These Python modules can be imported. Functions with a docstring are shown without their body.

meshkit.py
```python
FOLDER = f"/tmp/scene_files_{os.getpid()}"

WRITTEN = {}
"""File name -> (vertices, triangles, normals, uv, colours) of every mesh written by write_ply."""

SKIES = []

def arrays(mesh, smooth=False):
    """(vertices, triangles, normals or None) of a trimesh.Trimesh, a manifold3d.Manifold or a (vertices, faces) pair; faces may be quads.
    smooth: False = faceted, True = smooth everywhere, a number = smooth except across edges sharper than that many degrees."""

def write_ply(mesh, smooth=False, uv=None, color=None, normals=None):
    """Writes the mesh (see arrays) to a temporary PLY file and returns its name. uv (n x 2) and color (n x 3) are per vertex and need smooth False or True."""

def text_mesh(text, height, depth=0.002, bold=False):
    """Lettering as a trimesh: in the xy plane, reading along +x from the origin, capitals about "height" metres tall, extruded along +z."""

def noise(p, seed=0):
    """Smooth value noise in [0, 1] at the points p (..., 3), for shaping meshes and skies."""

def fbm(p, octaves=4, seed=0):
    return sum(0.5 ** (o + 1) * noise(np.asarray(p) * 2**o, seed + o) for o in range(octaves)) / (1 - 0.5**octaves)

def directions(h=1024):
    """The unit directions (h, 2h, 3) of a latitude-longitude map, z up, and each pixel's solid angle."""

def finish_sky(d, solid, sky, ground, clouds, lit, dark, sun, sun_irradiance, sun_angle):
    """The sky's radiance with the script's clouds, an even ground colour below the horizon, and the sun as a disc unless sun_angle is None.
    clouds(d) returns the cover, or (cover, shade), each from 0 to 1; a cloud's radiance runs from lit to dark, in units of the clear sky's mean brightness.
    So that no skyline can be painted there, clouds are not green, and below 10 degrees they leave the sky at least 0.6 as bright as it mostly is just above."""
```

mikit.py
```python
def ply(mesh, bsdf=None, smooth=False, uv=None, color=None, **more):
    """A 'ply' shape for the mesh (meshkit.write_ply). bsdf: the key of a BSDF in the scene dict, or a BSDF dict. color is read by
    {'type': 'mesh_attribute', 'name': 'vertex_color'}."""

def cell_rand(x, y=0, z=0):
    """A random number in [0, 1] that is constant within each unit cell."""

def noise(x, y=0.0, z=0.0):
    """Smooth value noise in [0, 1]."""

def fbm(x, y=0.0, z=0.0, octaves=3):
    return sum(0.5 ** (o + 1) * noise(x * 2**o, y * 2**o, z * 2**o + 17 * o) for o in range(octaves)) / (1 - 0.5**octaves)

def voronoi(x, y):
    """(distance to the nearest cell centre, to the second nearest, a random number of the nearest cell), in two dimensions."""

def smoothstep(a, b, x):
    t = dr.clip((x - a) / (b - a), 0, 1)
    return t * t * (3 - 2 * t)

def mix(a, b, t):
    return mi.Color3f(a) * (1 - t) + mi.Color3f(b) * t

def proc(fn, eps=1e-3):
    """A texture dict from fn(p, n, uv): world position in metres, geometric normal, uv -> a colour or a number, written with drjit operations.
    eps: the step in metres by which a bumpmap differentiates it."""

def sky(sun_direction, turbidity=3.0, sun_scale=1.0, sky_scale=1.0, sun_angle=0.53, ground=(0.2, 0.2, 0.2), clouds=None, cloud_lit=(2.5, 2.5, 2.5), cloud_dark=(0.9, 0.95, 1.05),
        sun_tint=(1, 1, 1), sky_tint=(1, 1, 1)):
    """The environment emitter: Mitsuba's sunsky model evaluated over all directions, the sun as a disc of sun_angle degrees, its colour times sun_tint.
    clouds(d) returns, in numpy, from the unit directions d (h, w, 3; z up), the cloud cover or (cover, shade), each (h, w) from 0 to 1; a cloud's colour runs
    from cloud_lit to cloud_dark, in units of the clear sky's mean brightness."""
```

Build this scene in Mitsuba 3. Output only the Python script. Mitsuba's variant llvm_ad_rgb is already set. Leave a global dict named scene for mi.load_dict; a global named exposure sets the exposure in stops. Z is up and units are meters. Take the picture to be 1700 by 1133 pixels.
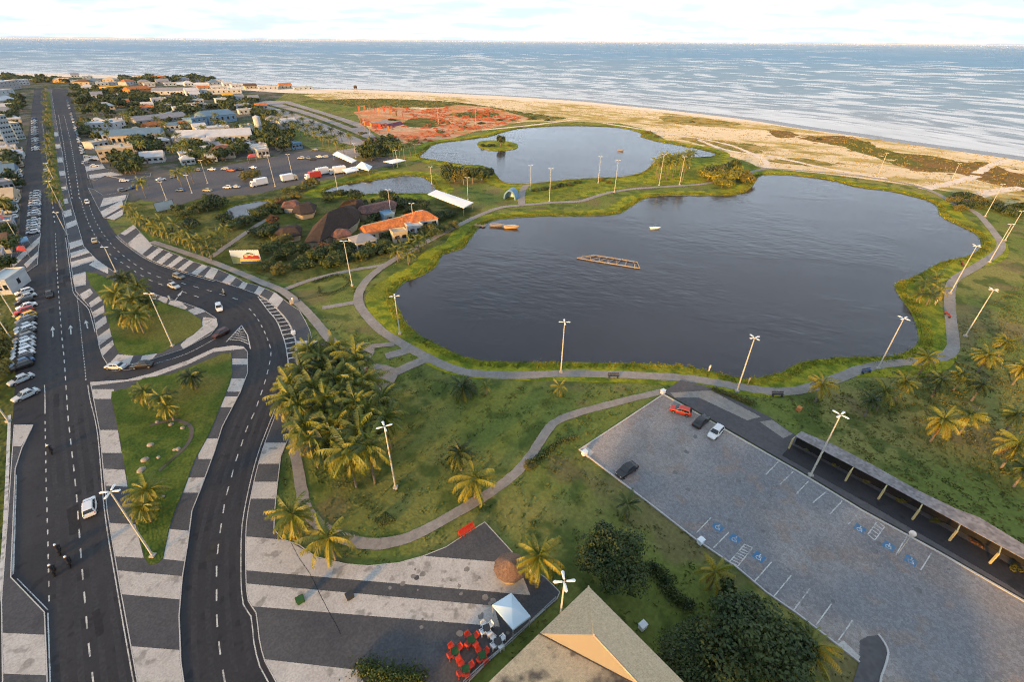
import math, random
import numpy as np, trimesh, drjit as dr, mitsuba as mi, mikit, meshkit, manifold3d
import shapely
from shapely.geometry import Polygon, LineString, Point, MultiPolygon, box as sbox
from shapely.ops import unary_union
from mikit import proc, noise, fbm, voronoi, cell_rand, smoothstep, mix
T = mi.ScalarTransform4f
scene, labels = {}, {}
rng = np.random.default_rng(7); random.seed(7)

# ---------------------------------------------------------------- camera, sky, exposure
H, F_PX, HORIZON, ROLL = 60.0, 785.0, 68.0, 0.42          # 60 m above the ground, wide lens
_p = math.atan((566.5 - HORIZON) / F_PX); _r = math.radians(ROLL)
FWD = np.array([0, math.cos(_p), -math.sin(_p)]); _R0 = np.array([1.0, 0, 0]); _U0 = np.cross(_R0, FWD)
RGT = math.cos(_r) * _R0 + math.sin(_r) * _U0; UPV = math.cos(_r) * _U0 - math.sin(_r) * _R0
scene['camera'] = {'type': 'perspective', 'fov_axis': 'x', 'fov': 2 * math.degrees(math.atan(850 / F_PX)), 'near_clip': 1.0, 'far_clip': 200000.0,
    'to_world': T().look_at(origin=[0, 0, H], target=[float(v) for v in (np.array([0, 0, H]) + FWD)], up=[float(v) for v in UPV])}
def clouds(d):
    e = d[..., 2:3]; q = d / np.maximum(e + 0.12, 0.08)
    n = meshkit.fbm(np.concatenate([q[..., :1] * 1.1, q[..., 1:2] * 2.2, 0 * e], -1), 5, 3)
    m = meshkit.fbm(np.concatenate([q[..., :1] * 2.3 + 7, q[..., 1:2] * 4.5, 0 * e], -1), 4, 9)
    return np.clip((n - 0.30) * 4.0, 0.82, 1.0), np.clip((m - 0.36) * 2.4, 0, 0.72) + 0.75 * np.clip((e[..., 0] - 0.12) / 0.35, 0, 1) ** 0.8
SUN = (-0.55, -0.80, 0.145)
scene["sky"] = mikit.sky(SUN, turbidity=2.6, sun_scale=0.85, sun_angle=6, sky_scale=1.0, sun_tint=(1.0, 0.93, 0.74), sky_tint=(0.92, 1.0, 1.12), clouds=clouds, cloud_lit=(2.75, 3.2, 3.75), cloud_dark=(1.5, 1.8, 2.15))
exposure = 3.33

def G(x, y, z=0.0):
    """the point at height z that the photograph shows at pixel (x, y)"""
    d = FWD * F_PX + RGT * (x - 850.0) - UPV * (y - 566.5)
    t = (z - H) / d[2]
    return np.array([d[0] * t, d[1] * t, z])
def GH(xb, yb, xt, yt):
    """height of an upright thing from its foot and top pixels"""
    b = G(xb, yb); d = FWD * F_PX + RGT * (xt - 850.0) - UPV * (yt - 566.5)
    return H + d[2] * np.hypot(*b[:2]) / np.hypot(*d[:2])
def pts(px, z=0.0): return np.array([G(x, y, z)[:2] for x, y in px])

# ---------------------------------------------------------------- materials
def rgb(*c): return {'type': 'rgb', 'value': [float(v) for v in c]}
def mat(name, color, rough=0.8, spec=0.3, metal=0.0, bump=None, bscale=1.0, **more):
    b = {'type': 'principled', 'base_color': color if isinstance(color, dict) else rgb(*color), 'roughness': rough, 'specular': spec, 'metallic': metal, **more}
    if bump: b = {'type': 'bumpmap', 'arbitrary': bump, 'scale': bscale, 'bsdf': b}
    scene['m_' + name] = {'type': 'twosided', 'bsdf': b}
def pmat(name, fn, rough=0.85, spec=0.25, bump=None, bscale=1.0, eps=0.02, **more):
    mat(name, proc(fn), rough, spec, 0.0, proc(bump, eps) if bump else None, bscale, **more)

def f_lawn(p, n, uv):
    a = fbm(p.x / 23, p.y / 23, 1.0, 3); b = fbm(p.x / 3.4, p.y / 3.4, 5.0, 3); c = noise(p.x * 2.6, p.y * 2.6, 2.0); s = noise(p.x * 7, p.y * 7, 4.0)
    g = mix((0.122, 0.152, 0.034), (0.192, 0.182, 0.056), smoothstep(0.35, 0.68, a))
    g = mix(g, (0.052, 0.082, 0.018), smoothstep(0.5, 0.7, b) * 0.75)
    g = mix(g, (0.150, 0.118, 0.060), smoothstep(0.58, 0.76, fbm(p.x / 9 + 31, p.y / 9, 8.0, 3)) * 0.65)
    return g * (0.72 + 0.36 * c + 0.22 * s)
pmat('lawn', f_lawn, 0.9, 0.12, lambda p, n, uv: noise(p.x * 4, p.y * 4) + 0.5 * noise(p.x * 11, p.y * 11), 0.10)
def f_bank(p, n, uv):
    b = fbm(p.x / 2.5, p.y / 2.5, 3.0, 3); c = noise(p.x * 3, p.y * 3); a = fbm(p.x / 20, p.y / 20, 9.0, 2)
    return mix(mix((0.10, 0.14, 0.012), (0.235, 0.235, 0.018), smoothstep(0.3, 0.65, b)), (0.075, 0.095, 0.020), smoothstep(0.5, 0.75, a) * 0.5) * (0.75 + 0.5 * c)
pmat('bank', f_bank, 0.9, 0.12, lambda p, n, uv: noise(p.x * 3, p.y * 3), 0.15)  # bright yellow in this grass colour stands in for low sun on the blades
def f_scrub(p, n, uv):
    b = fbm(p.x / 7, p.y / 7, 3.0, 3); c = noise(p.x * 2, p.y * 2); a = fbm(p.x / 2.6, p.y / 2.6, 9.0, 2)
    return mix(mix((0.062, 0.078, 0.014), (0.12, 0.115, 0.032), smoothstep(0.4, 0.65, b)), (0.035, 0.05, 0.012), smoothstep(0.5, 0.75, a) * 0.7) * (0.7 + 0.6 * c)
pmat('scrub', f_scrub, 0.9, 0.12, lambda p, n, uv: noise(p.x * 2, p.y * 2), 0.25)
def f_earth(p, n, uv):
    b = fbm(p.x / 12, p.y / 12, 3.0, 4); c = fbm(p.x / 3, p.y / 3, 1.0, 3)
    return mix(mix((0.10, 0.09, 0.078), (0.045, 0.055, 0.025), smoothstep(0.38, 0.56, b)), (0.16, 0.15, 0.135), smoothstep(0.58, 0.78, c) * 0.6)
pmat('earth', f_earth, 0.95, 0.1)
def f_dune(p, n, uv):
    u = p.x * 0.80 + p.y * -0.6; v = p.x * 0.6 + p.y * 0.80
    a = fbm(u / 60, v / 22, 2.0, 4); b = fbm(u / 14, v / 6, 7.0, 4); c = noise(p.x * 0.9, p.y * 0.9)
    s = mix((0.47, 0.385, 0.245), (0.55, 0.465, 0.33), fbm(u / 30, v / 12, 4.0, 3))
    s = mix(s, (0.30, 0.245, 0.07), smoothstep(0.40, 0.58, a) * smoothstep(0.30, 0.60, b) * 0.85)
    s = mix(s, (0.20, 0.15, 0.04), smoothstep(0.60, 0.72, b) * smoothstep(0.45, 0.58, a) * 0.7)
    return s * (0.92 + 0.16 * c)
pmat('dune', f_dune, 0.95, 0.1, lambda p, n, uv: fbm(p.x / 3.5, p.y / 3.5, 1.0, 2), 0.16, 0.2)
def f_beach(p, n, uv):
    u = p.x * 0.9 + p.y * -0.42; v = p.x * 0.42 + p.y * 0.9
    a = fbm(u / 50, v / 6, 2.0, 4); c = noise(p.x * 0.6, p.y * 0.6)
    return mix((0.47, 0.41, 0.33), (0.56, 0.50, 0.42), a) * (0.9 + 0.2 * c)
pmat('beach', f_beach, 0.95, 0.1)
mat('wetsand', (0.17, 0.145, 0.12), 0.35, 0.5)
def f_ground_cover(p, n, uv):
    b = fbm(p.x / 6, p.y / 6, 3.0, 3); c = noise(p.x * 1.3, p.y * 1.3); a = fbm(p.x / 25, p.y / 25, 8.0, 2)
    return mix(mix((0.17, 0.10, 0.036), (0.12, 0.09, 0.026), smoothstep(0.4, 0.65, b)), (0.10, 0.10, 0.02), smoothstep(0.45, 0.7, a)) * (0.65 + 0.7 * c)
pmat('cover', f_ground_cover, 0.95, 0.1, lambda p, n, uv: noise(p.x * 1.3, p.y * 1.3), 0.35, 0.05)
def f_clay(p, n, uv):
    u = p.x * 0.86 + p.y * -0.5; v = p.x * 0.5 + p.y * 0.86
    b = fbm(u / 25, v / 9, 3.0, 4); c = noise(p.x * 0.7, p.y * 0.7)
    return mix(mix((0.40, 0.165, 0.078), (0.40, 0.265, 0.17), smoothstep(0.38, 0.62, b)), (0.22, 0.19, 0.06), smoothstep(0.6, 0.75, fbm(u / 18 + 9, v / 8, 5.0, 3)) * 0.8) * (0.8 + 0.4 * c)
pmat('clay', f_clay, 0.95, 0.1)
def f_asphalt(p, n, uv):
    a = fbm(p.x / 9, p.y / 9, 1.0, 3); b = noise(p.x * 5, p.y * 5); c = fbm(p.x / 1.7, p.y / 1.7, 6.0, 2)
    return mix((0.021, 0.021, 0.025), (0.037, 0.0355, 0.039), a) * (0.80 + 0.2 * b + 0.2 * c) * (1 - 0.35 * smoothstep(0.66, 0.8, fbm(p.x * 0.7 + 11, p.y * 0.7, 9.0, 3)))
pmat('asphalt', f_asphalt, 0.75, 0.3, lambda p, n, uv: noise(p.x * 14, p.y * 14), 0.012)
def f_asphalt2(p, n, uv):
    a = fbm(p.x / 14, p.y / 14, 2.0, 3); b = noise(p.x * 3, p.y * 3)
    return mix((0.070, 0.066, 0.072), (0.10, 0.096, 0.098), a) * (0.85 + 0.3 * b)
pmat('old_asphalt', f_asphalt2, 0.85, 0.25)
def f_gravel(p, n, uv):
    a = fbm(p.x / 14, p.y / 14, 2.0, 4); b = noise(p.x, p.y)
    return mix((0.19, 0.175, 0.17), (0.27, 0.25, 0.235), a) * (0.85 + 0.3 * b)
pmat('gravel', f_gravel, 0.95, 0.1)
def f_pdark(p, n, uv):
    a = fbm(p.x / 3, p.y / 3, 1.0, 4); b = noise(p.x * 6, p.y * 6)
    return mix((0.050, 0.052, 0.060), (0.088, 0.088, 0.092), a) * (0.8 + 0.4 * b)
pmat('stone_dark', f_pdark, 0.85, 0.25)
def f_plight(p, n, uv):
    a = fbm(p.x / 2.2, p.y / 2.2, 1.0, 4); b = noise(p.x * 7, p.y * 7); s = smoothstep(0.62, 0.8, fbm(p.x * 0.9 + 5, p.y * 0.9, 3.0, 3))
    return mix(mix((0.37, 0.345, 0.32), (0.48, 0.455, 0.425), a), (0.2, 0.185, 0.17), s * 0.7) * (0.84 + 0.3 * b)
pmat('stone_light', f_plight, 0.85, 0.25)
def f_path(p, n, uv):
    a = fbm(p.x / 4, p.y / 4, 1.0, 4); b = noise(p.x * 5, p.y * 5); d1, d2, k = voronoi(p.x * 1.6, p.y * 1.6)
    return mix((0.185, 0.17, 0.155), (0.275, 0.255, 0.235), a) * (0.82 + 0.18 * b + 0.18 * k)
pmat('path', f_path, 0.9, 0.2)
def f_cobble(p, n, uv):
    d1, d2, k = voronoi(p.x * 3.6, p.y * 3.6); a = fbm(p.x / 8, p.y / 8, 1.0, 4); b = fbm(p.x / 2.2 + 9, p.y / 2.2, 4.0, 3)
    c = mix(mix((0.245, 0.218, 0.208), (0.335, 0.300, 0.282), smoothstep(0.3, 0.7, a)), (0.20, 0.207, 0.225), smoothstep(0.5, 0.7, fbm(p.x / 13 + 40, p.y / 13, 2.0, 3)) * 0.8)
    c = mix(c, (0.29, 0.215, 0.17), smoothstep(0.6, 0.75, b) * 0.45)
    return c * (0.76 + 0.32 * k) * (0.7 + 0.3 * smoothstep(0.02, 0.12, d2 - d1))
pmat('cobble', f_cobble, 0.85, 0.25, lambda p, n, uv: smoothstep(0.0, 0.2, voronoi(p.x * 2.6, p.y * 2.6)[1] - voronoi(p.x * 2.6, p.y * 2.6)[0]), 0.03, 0.03)
def f_paint(p, n, uv):
    w = fbm(p.x * 1.8, p.y * 1.8, 1.0, 3)
    return mix((0.50, 0.49, 0.47), (0.22, 0.215, 0.21), smoothstep(0.48, 0.72, w) * 0.8)
pmat('paint', f_paint, 0.7, 0.3)
pmat('blue_paint', lambda p, n, uv: mix((0.055, 0.16, 0.30), (0.13, 0.17, 0.21), smoothstep(0.45, 0.75, fbm(p.x * 2.5, p.y * 2.5, 1.0, 3))), 0.75, 0.3)
pmat('kerb', lambda p, n, uv: mix((0.36, 0.35, 0.34), (0.52, 0.50, 0.48), fbm(p.x * 0.8, p.y * 0.8, p.z, 2)), 0.8, 0.25)
mat('kerb_blue', (0.27, 0.35, 0.42), 0.8, 0.25)
def f_lakebump(p, n, uv):
    u = p.x * 0.93 + p.y * -0.36; v = p.x * 0.36 + p.y * 0.93
    return (0.22 + 0.78 * smoothstep(0.36, 0.64, fbm(u / 48, v / 26, 9.0, 3))) * (0.9 * fbm(u / 2.4, v / 1.1, 2.0, 3) + 0.9 * fbm(u / 6, v / 3.0, 5.0, 2))
pmat('lake_water', lambda p, n, uv: mix((0.016, 0.0105, 0.013), (0.024, 0.017, 0.019), fbm(p.x / 25, p.y / 25, 1.0, 3)), 0.13, 0.5, f_lakebump, 0.105, 0.08)

def f_sea(p, n, uv):
    v = dr.maximum(dr.maximum(0.36 * (p.x + 353) + 0.93 * (p.y - 844), 0.65 * (p.x + 1.7) + 0.76 * (p.y - 704)), dr.maximum(0.95 * (p.x - 326) + 0.31 * (p.y - 320), p.y - 1112.0))
    v = dr.maximum(v, 1.0); u = p.x * 0.80 - p.y * 0.60; lv = dr.log(v + 60.0)
    w = fbm(u / 260, lv * 5, 3.0, 3) - 0.5
    s = fbm(u / (18 + 0.035 * v) + w * 2, (lv + 0.07 * w) * 19, 1.0, 4)
    f = smoothstep(0.49, 0.72, s + 0.30 * dr.exp(-v / 45.0) + 0.10 * smoothstep(0.4, 0.9, dr.sin(v / 21.0 + 5 * w)) * dr.exp(-v / 240.0) + 0.02 * dr.exp(-v / 420.0) + 0.06 * smoothstep(0.45, 0.75, fbm(u / 700, lv * 2.2, 6.0, 2)) - 0.06 * smoothstep(150.0, 900.0, v) - 0.13 * smoothstep(800.0, 3600.0, v))
    for i, (vi, wi) in enumerate(((16, 7), (44, 6), (85, 8), (140, 9), (215, 12), (310, 14), (430, 18), (620, 26), (1700, 70))):
        q = dr.abs(v - vi - (fbm(u / 150, 3.0 * i, 2.0, 3) - 0.5) * (20 + 0.35 * vi)) / wi
        f = dr.maximum(f, (1 - smoothstep(0.3, 1.0, q)) * smoothstep(0.42, 0.56, noise(u / (55 + 0.12 * vi), 7.0 * i + 1, 3.0)) * (1.0 if i < 7 else 0.8))
    t = noise(u / 14, v / 5, 4.0)
    deep = mix((0.15, 0.235, 0.295), (0.07, 0.20, 0.33), smoothstep(300.0, 2600.0, v))
    deep = mix(deep, (0.29, 0.285, 0.27), 0.8 * dr.exp(-v / 170.0)) * (0.86 + 0.28 * fbm(u / (20 + 0.05 * v), lv * 30, 8.0, 3))
    return mix(deep, (0.62, 0.65, 0.66), f * (0.55 + 0.4 * t))
pmat('sea', f_sea, 0.45, 0.28)

def f_turf(p, n, uv):
    b = fbm(p.x / 3, p.y / 3, 3.0, 3); c = noise(p.x * 4, p.y * 4); a = fbm(p.x / 11, p.y / 11, 9.0, 2)
    return mix(mix((0.050, 0.085, 0.014), (0.085, 0.115, 0.020), smoothstep(0.35, 0.65, b)), (0.13, 0.125, 0.035), smoothstep(0.5, 0.72, a) * 0.7) * (0.7 + 0.6 * c)
pmat('island_turf', f_turf, 0.9, 0.12, lambda p, n, uv: noise(p.x * 5, p.y * 5), 0.08)

pmat('dry_cover', lambda p, n, uv: mix((0.13, 0.12, 0.03), (0.26, 0.20, 0.07), smoothstep(0.35, 0.65, fbm(p.x / 5, p.y / 5, 3.0, 3))) * (0.75 + 0.5 * noise(p.x * 1.5, p.y * 1.5)), 0.95, 0.1)
# ---------------------------------------------------------------- geometry helpers
def ref(m): return {'type': 'ref', 'id': 'm_' + m}
_ply = {}
def shape(mesh, smooth=False): return mikit.ply(mesh, None, smooth)
def place(x=0, y=0, z=0, rz=0, s=1.0, ry=0, rx=0):
    t = T().translate([float(x), float(y), float(z)])
    if rz: t = t.rotate([0, 0, 1], float(rz))
    if ry: t = t.rotate([0, 1, 0], float(ry))
    if rx: t = t.rotate([1, 0, 0], float(rx))
    if np.ndim(s): t = t.scale([float(v) for v in s])
    elif s != 1.0: t = t.scale(float(s))
    return t
_count, _seen = {}, set()
def key_of(base):
    n = _count.get(base, 0); _count[base] = n + 1
    return base if n == 0 else f'{base}_{n:03d}'
def thing(base, label, cat, group=None, kind=None):
    k = key_of(base); labels[k] = {'label': label, 'category': cat}
    if group: labels[k]['group'] = group
    if kind: labels[k]['kind'] = kind
    return k
def part(parent, name, ply, m, tw=None, label=None, kind=None):
    k = key_of(parent + '__' + name)
    scene[k] = {**ply, 'bsdf': ref(m)} if tw is None else {**ply, 'bsdf': ref(m), 'to_world': tw}
    if label or kind: labels[k] = {**({'label': label} if label else {}), **({'kind': kind} if kind else {})}
    return k
def solo(base, ply, m, label, cat, group=None, kind=None, tw=None):
    k = thing(base, label, cat, group, kind); scene[k] = {**ply, 'bsdf': ref(m)}
    if tw is not None: scene[k]['to_world'] = tw
    return k
def struct(name, mesh, m, smooth=False):
    k = key_of(name); scene[k] = {**shape(mesh, smooth), 'bsdf': ref(m)}; labels[k] = {'kind': 'structure'}; return k
def cat_(ms): return trimesh.util.concatenate(ms)
def bx(x0, x1, y0, y1, z0, z1):
    m = trimesh.creation.box([x1 - x0, y1 - y0, z1 - z0]); m.apply_translation([(x0 + x1) / 2, (y0 + y1) / 2, (z0 + z1) / 2]); return m
def cyl(r0, r1, a, b, n=8):
    """tapered tube from a to b"""
    a, b = np.array(a, float), np.array(b, float); w = b - a; w /= np.linalg.norm(w)
    u = np.cross(w, [0, 0, 1] if abs(w[2]) < .9 else [1, 0, 0]); u /= np.linalg.norm(u); v = np.cross(w, u)
    t = np.arange(n) * 2 * np.pi / n; ring = np.cos(t)[:, None] * u + np.sin(t)[:, None] * v
    V = np.vstack([a + ring * r0, b + ring * r1, [a], [b]]); i = np.arange(n); j = (i + 1) % n
    return trimesh.Trimesh(V, np.vstack([np.c_[i, j, j + n], np.c_[i, j + n, i + n], np.c_[j, i, i * 0 + 2 * n], np.c_[i + n, j + n, i * 0 + 2 * n + 1]]), process=False)
def rbox(sx, sy, sz, r=0.05):
    """rounded box centred in x, y, standing on z = 0"""
    ms = [manifold3d.Manifold.sphere(r, 8).translate([x, y, z]) for x in (-sx / 2 + r, sx / 2 - r) for y in (-sy / 2 + r, sy / 2 - r) for z in (r, sz - r)]
    return manifold3d.Manifold.batch_hull(ms)
def polys(g):
    if g.is_empty: return []
    return [q for q in (g.geoms if hasattr(g, 'geoms') else [g]) if q.geom_type == 'Polygon' and q.area > 1e-3]
def flat(g, z):
    ms = []
    for q in polys(g):
        v, f = trimesh.creation.triangulate_polygon(q, engine='earcut')
        m = trimesh.Trimesh(np.c_[v, np.full(len(v), z)], f, process=False)
        if m.face_normals[:, 2].mean() < 0: m.invert()
        ms.append(m)
    return cat_(ms)
def slab(g, z0, z1):
    ms = []
    for q in polys(g):
        m = trimesh.creation.extrude_polygon(q, z1 - z0, engine='earcut'); m.apply_translation([0, 0, z0]); ms.append(m)
    return cat_(ms)
def spline(P, closed=False, step=2.0):
    """Catmull-Rom through world points"""
    P = np.asarray(P, float); n = len(P); out = []
    for i in range(n if closed else n - 1):
        a, b, c, d = (P[(i + k) % n] if closed else P[min(max(i + k, 0), n - 1)] for k in (-1, 0, 1, 2))
        m = max(2, int(np.linalg.norm(c - b) / step)); t = (np.arange(m) / m)[:, None]
        out.append(0.5 * (2 * b + (c - a) * t + (2 * a - 5 * b + 4 * c - d) * t**2 + (3 * b - a - 3 * c + d) * t**3))
    if not closed: out.append(P[-1:])
    return np.vstack(out)
def area(px, smooth=False, step=2.0):
    P = pts(px); q = Polygon(spline(P, True, step) if smooth else P)
    return q if q.is_valid else q.buffer(0)
def line(px, smooth=True, step=2.0): return LineString(spline(pts(px), False, step) if smooth else pts(px))
def ragged(g, amp, wave, seed=0, step=None):
    out = []
    for q in polys(g):
        L = q.exterior; s = np.arange(0, L.length, step or wave / 3)
        P = np.array([L.interpolate(v).coords[0] for v in s]); nz = np.c_[P / wave, np.full(len(P), seed * 3.7)]
        D = np.c_[meshkit.fbm(nz, 3, seed), meshkit.fbm(nz + 50, 3, seed + 5)] * 2 - 1
        r = Polygon(P + D * amp).buffer(0); out += polys(r)
    return unary_union(out)

# ---------------------------------------------------------------- the setting: lakes, coast, lawns
LAKE = area([(795,377),(780,397),(767,412),(735,422),(725,440),(700,457),(675,466),(659,480),(656,497),(664,515),(672,532),(692,552),(725,570),(755,585),(790,596),(850,600),(950,600),(1000,601),(1050,602),(1125,605),(1162,611),(1200,620),(1237,628),(1275,623),(1300,616),(1325,602),(1375,594),(1437,592),(1482,590),(1507,582),(1525,566),(1522,540),(1512,517),(1500,500),(1486,477),(1488,469),(1507,462),(1525,455),(1562,435),(1600,426),(1623,416),(1629,402),(1620,387),(1600,377),(1575,365),(1560,355),(1557,344),(1545,334),(1512,324),(1475,316),(1425,310),(1395,302),(1375,298),(1325,291),(1275,289),(1260,293),(1250,307),(1235,319),(1200,324),(1125,324),(1087,325),(1067,331),(1050,341),(1030,353),(1000,357),(950,358),(900,358),(850,361),(825,364),(808,369)], True)
LAKE2 = area([(697,260),(707,250),(725,238),(775,231),(812,226),(835,219),(862,213),(912,209),(975,208.5),(1025,211),(1055,217),(1066,222),(1064,226),(1087,233),(1125,240),(1162,247),(1187,254),(1182,259),(1150,261),(1112,257),(1095,263),(1083,272),(1075,280),(1060,288),(1025,294),(975,296),(925,300),(875,305),(838,303),(825,291),(815,280),(800,275),(762,272),(737,268),(712,264)], True)
LAKE3 = area([(537,318),(565,307),(600,301),(637,296),(662,291.5),(695,292),(712,299),(722,312),(716,320),(650,321),(587,322)], True)
LAKE4 = area([(374,361),(378,346),(400,338),(435,333),(452,337),(447,346),(430,351),(403,362)], True)
ISLET = area([(791,239),(800,234),(825,233),(850,236),(861,241),(855,247),(825,250),(800,246)], True)
LAKES = unary_union([LAKE, LAKE2, LAKE3, LAKE4])
# the water's edge of the sea, left to right
coast = spline(np.vstack([pts([(-1500,112),(-900,115),(-400,118),(0,121),(150,122),(250,125),(340,130),(410,136),(480,141),(550,145),(600,146),(700,150),(850,157),(975,165),(1100,177),(1200,188),(1275,197),(1350,209),(1450,222),(1525,234),(1700,257),(1900,290),(2200,340)]), [[420, 0], [560, -700], [700, -3000]]]), False, 25)
SEAIN = 14000.0
far = np.array([[-6000, -3000], [-6000, coast[0][1]]])
LAND = Polygon(np.vstack([coast, far])).buffer(0)
seaout = Polygon([(-61000, -3000), (-61000, 61000), (61000, 61000), (61000, -3000)]).intersection(Point(0, 0).buffer(60000, 96)).difference(LAND.buffer(-40))
BEACHLINE = LineString(coast)
slope = BEACHLINE.buffer(24, single_sided=False).intersection(LAND)
BASE = LAND.difference(slope).difference(unary_union([q.buffer(1.0) for q in (LAKE, LAKE2, LAKE3, LAKE4)]).difference(ISLET.buffer(-0.8)))
struct('ground', flat(BASE, 0.0), 'lawn')
# sloping beach strip down to the sea
def strip_mesh(line_pts, off, z0, z1):
    L = LineString(line_pts); o = np.array([np.array(L.interpolate(s).coords[0]) for s in np.linspace(0, L.length, 400)])
    d = np.gradient(o, axis=0); d /= np.linalg.norm(d, axis=1, keepdims=True); nrm = np.c_[d[:, 1], -d[:, 0]]     # to the land side
    A = np.c_[o + nrm * off, np.full(len(o), z0)]; B = np.c_[o - nrm * 40, np.full(len(o), z1)]
    V = np.vstack([A, B]); n = len(o); i = np.arange(n - 1)
    return trimesh.Trimesh(V, np.vstack([np.c_[i, i + 1, i + 1 + n], np.c_[i, i + 1 + n, i + n]]), process=False)
struct('beach_slope', strip_mesh(coast, 24.6, 0.004, -2.5), 'wetsand')
struct('sea', flat(seaout, -0.95), 'sea')
# banks of the lakes: a short slope from the turf to the water
def bank(q, w=1.0, z1=-0.55):
    ms = []
    P = np.array(q.exterior.coords)[:-1]
    if Polygon(P).exterior.is_ccw: P = P[::-1]
    d = np.roll(P, -1, 0) - np.roll(P, 1, 0); d /= np.linalg.norm(d, axis=1, keepdims=True); nr = np.c_[-d[:, 1], d[:, 0]]
    n = len(P); i = np.arange(n); j = (i + 1) % n
    V = np.vstack([np.c_[P + nr * (w + .4), np.full(n, 0.01)], np.c_[P + nr * 0.0, np.full(n, -0.25)], np.c_[P - nr * 1.2, np.full(n, z1)]])
    return trimesh.Trimesh(V, np.vstack([np.c_[i, j, j + n], np.c_[i, j + n, i + n], np.c_[i + n, j + n, j + 2 * n], np.c_[i + n, j + 2 * n, i + 2 * n]]), process=False)
for q, nm in ((LAKE, 'lake'), (LAKE2, 'far_lake'), (LAKE3, 'pond'), (LAKE4, 'pond')):
    struct(nm + '_bank', bank(q), 'bank', True)
    struct(nm + '_water', flat(q.buffer(1.5), -0.25), 'lake_water')
isl = bank(ISLET, 1.0); isl.vertices[:, :2] = isl.vertices[:, :2]
v = slab(ISLET.buffer(-0.5), -0.6, 0.12); struct('islet', v, 'bank')

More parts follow.
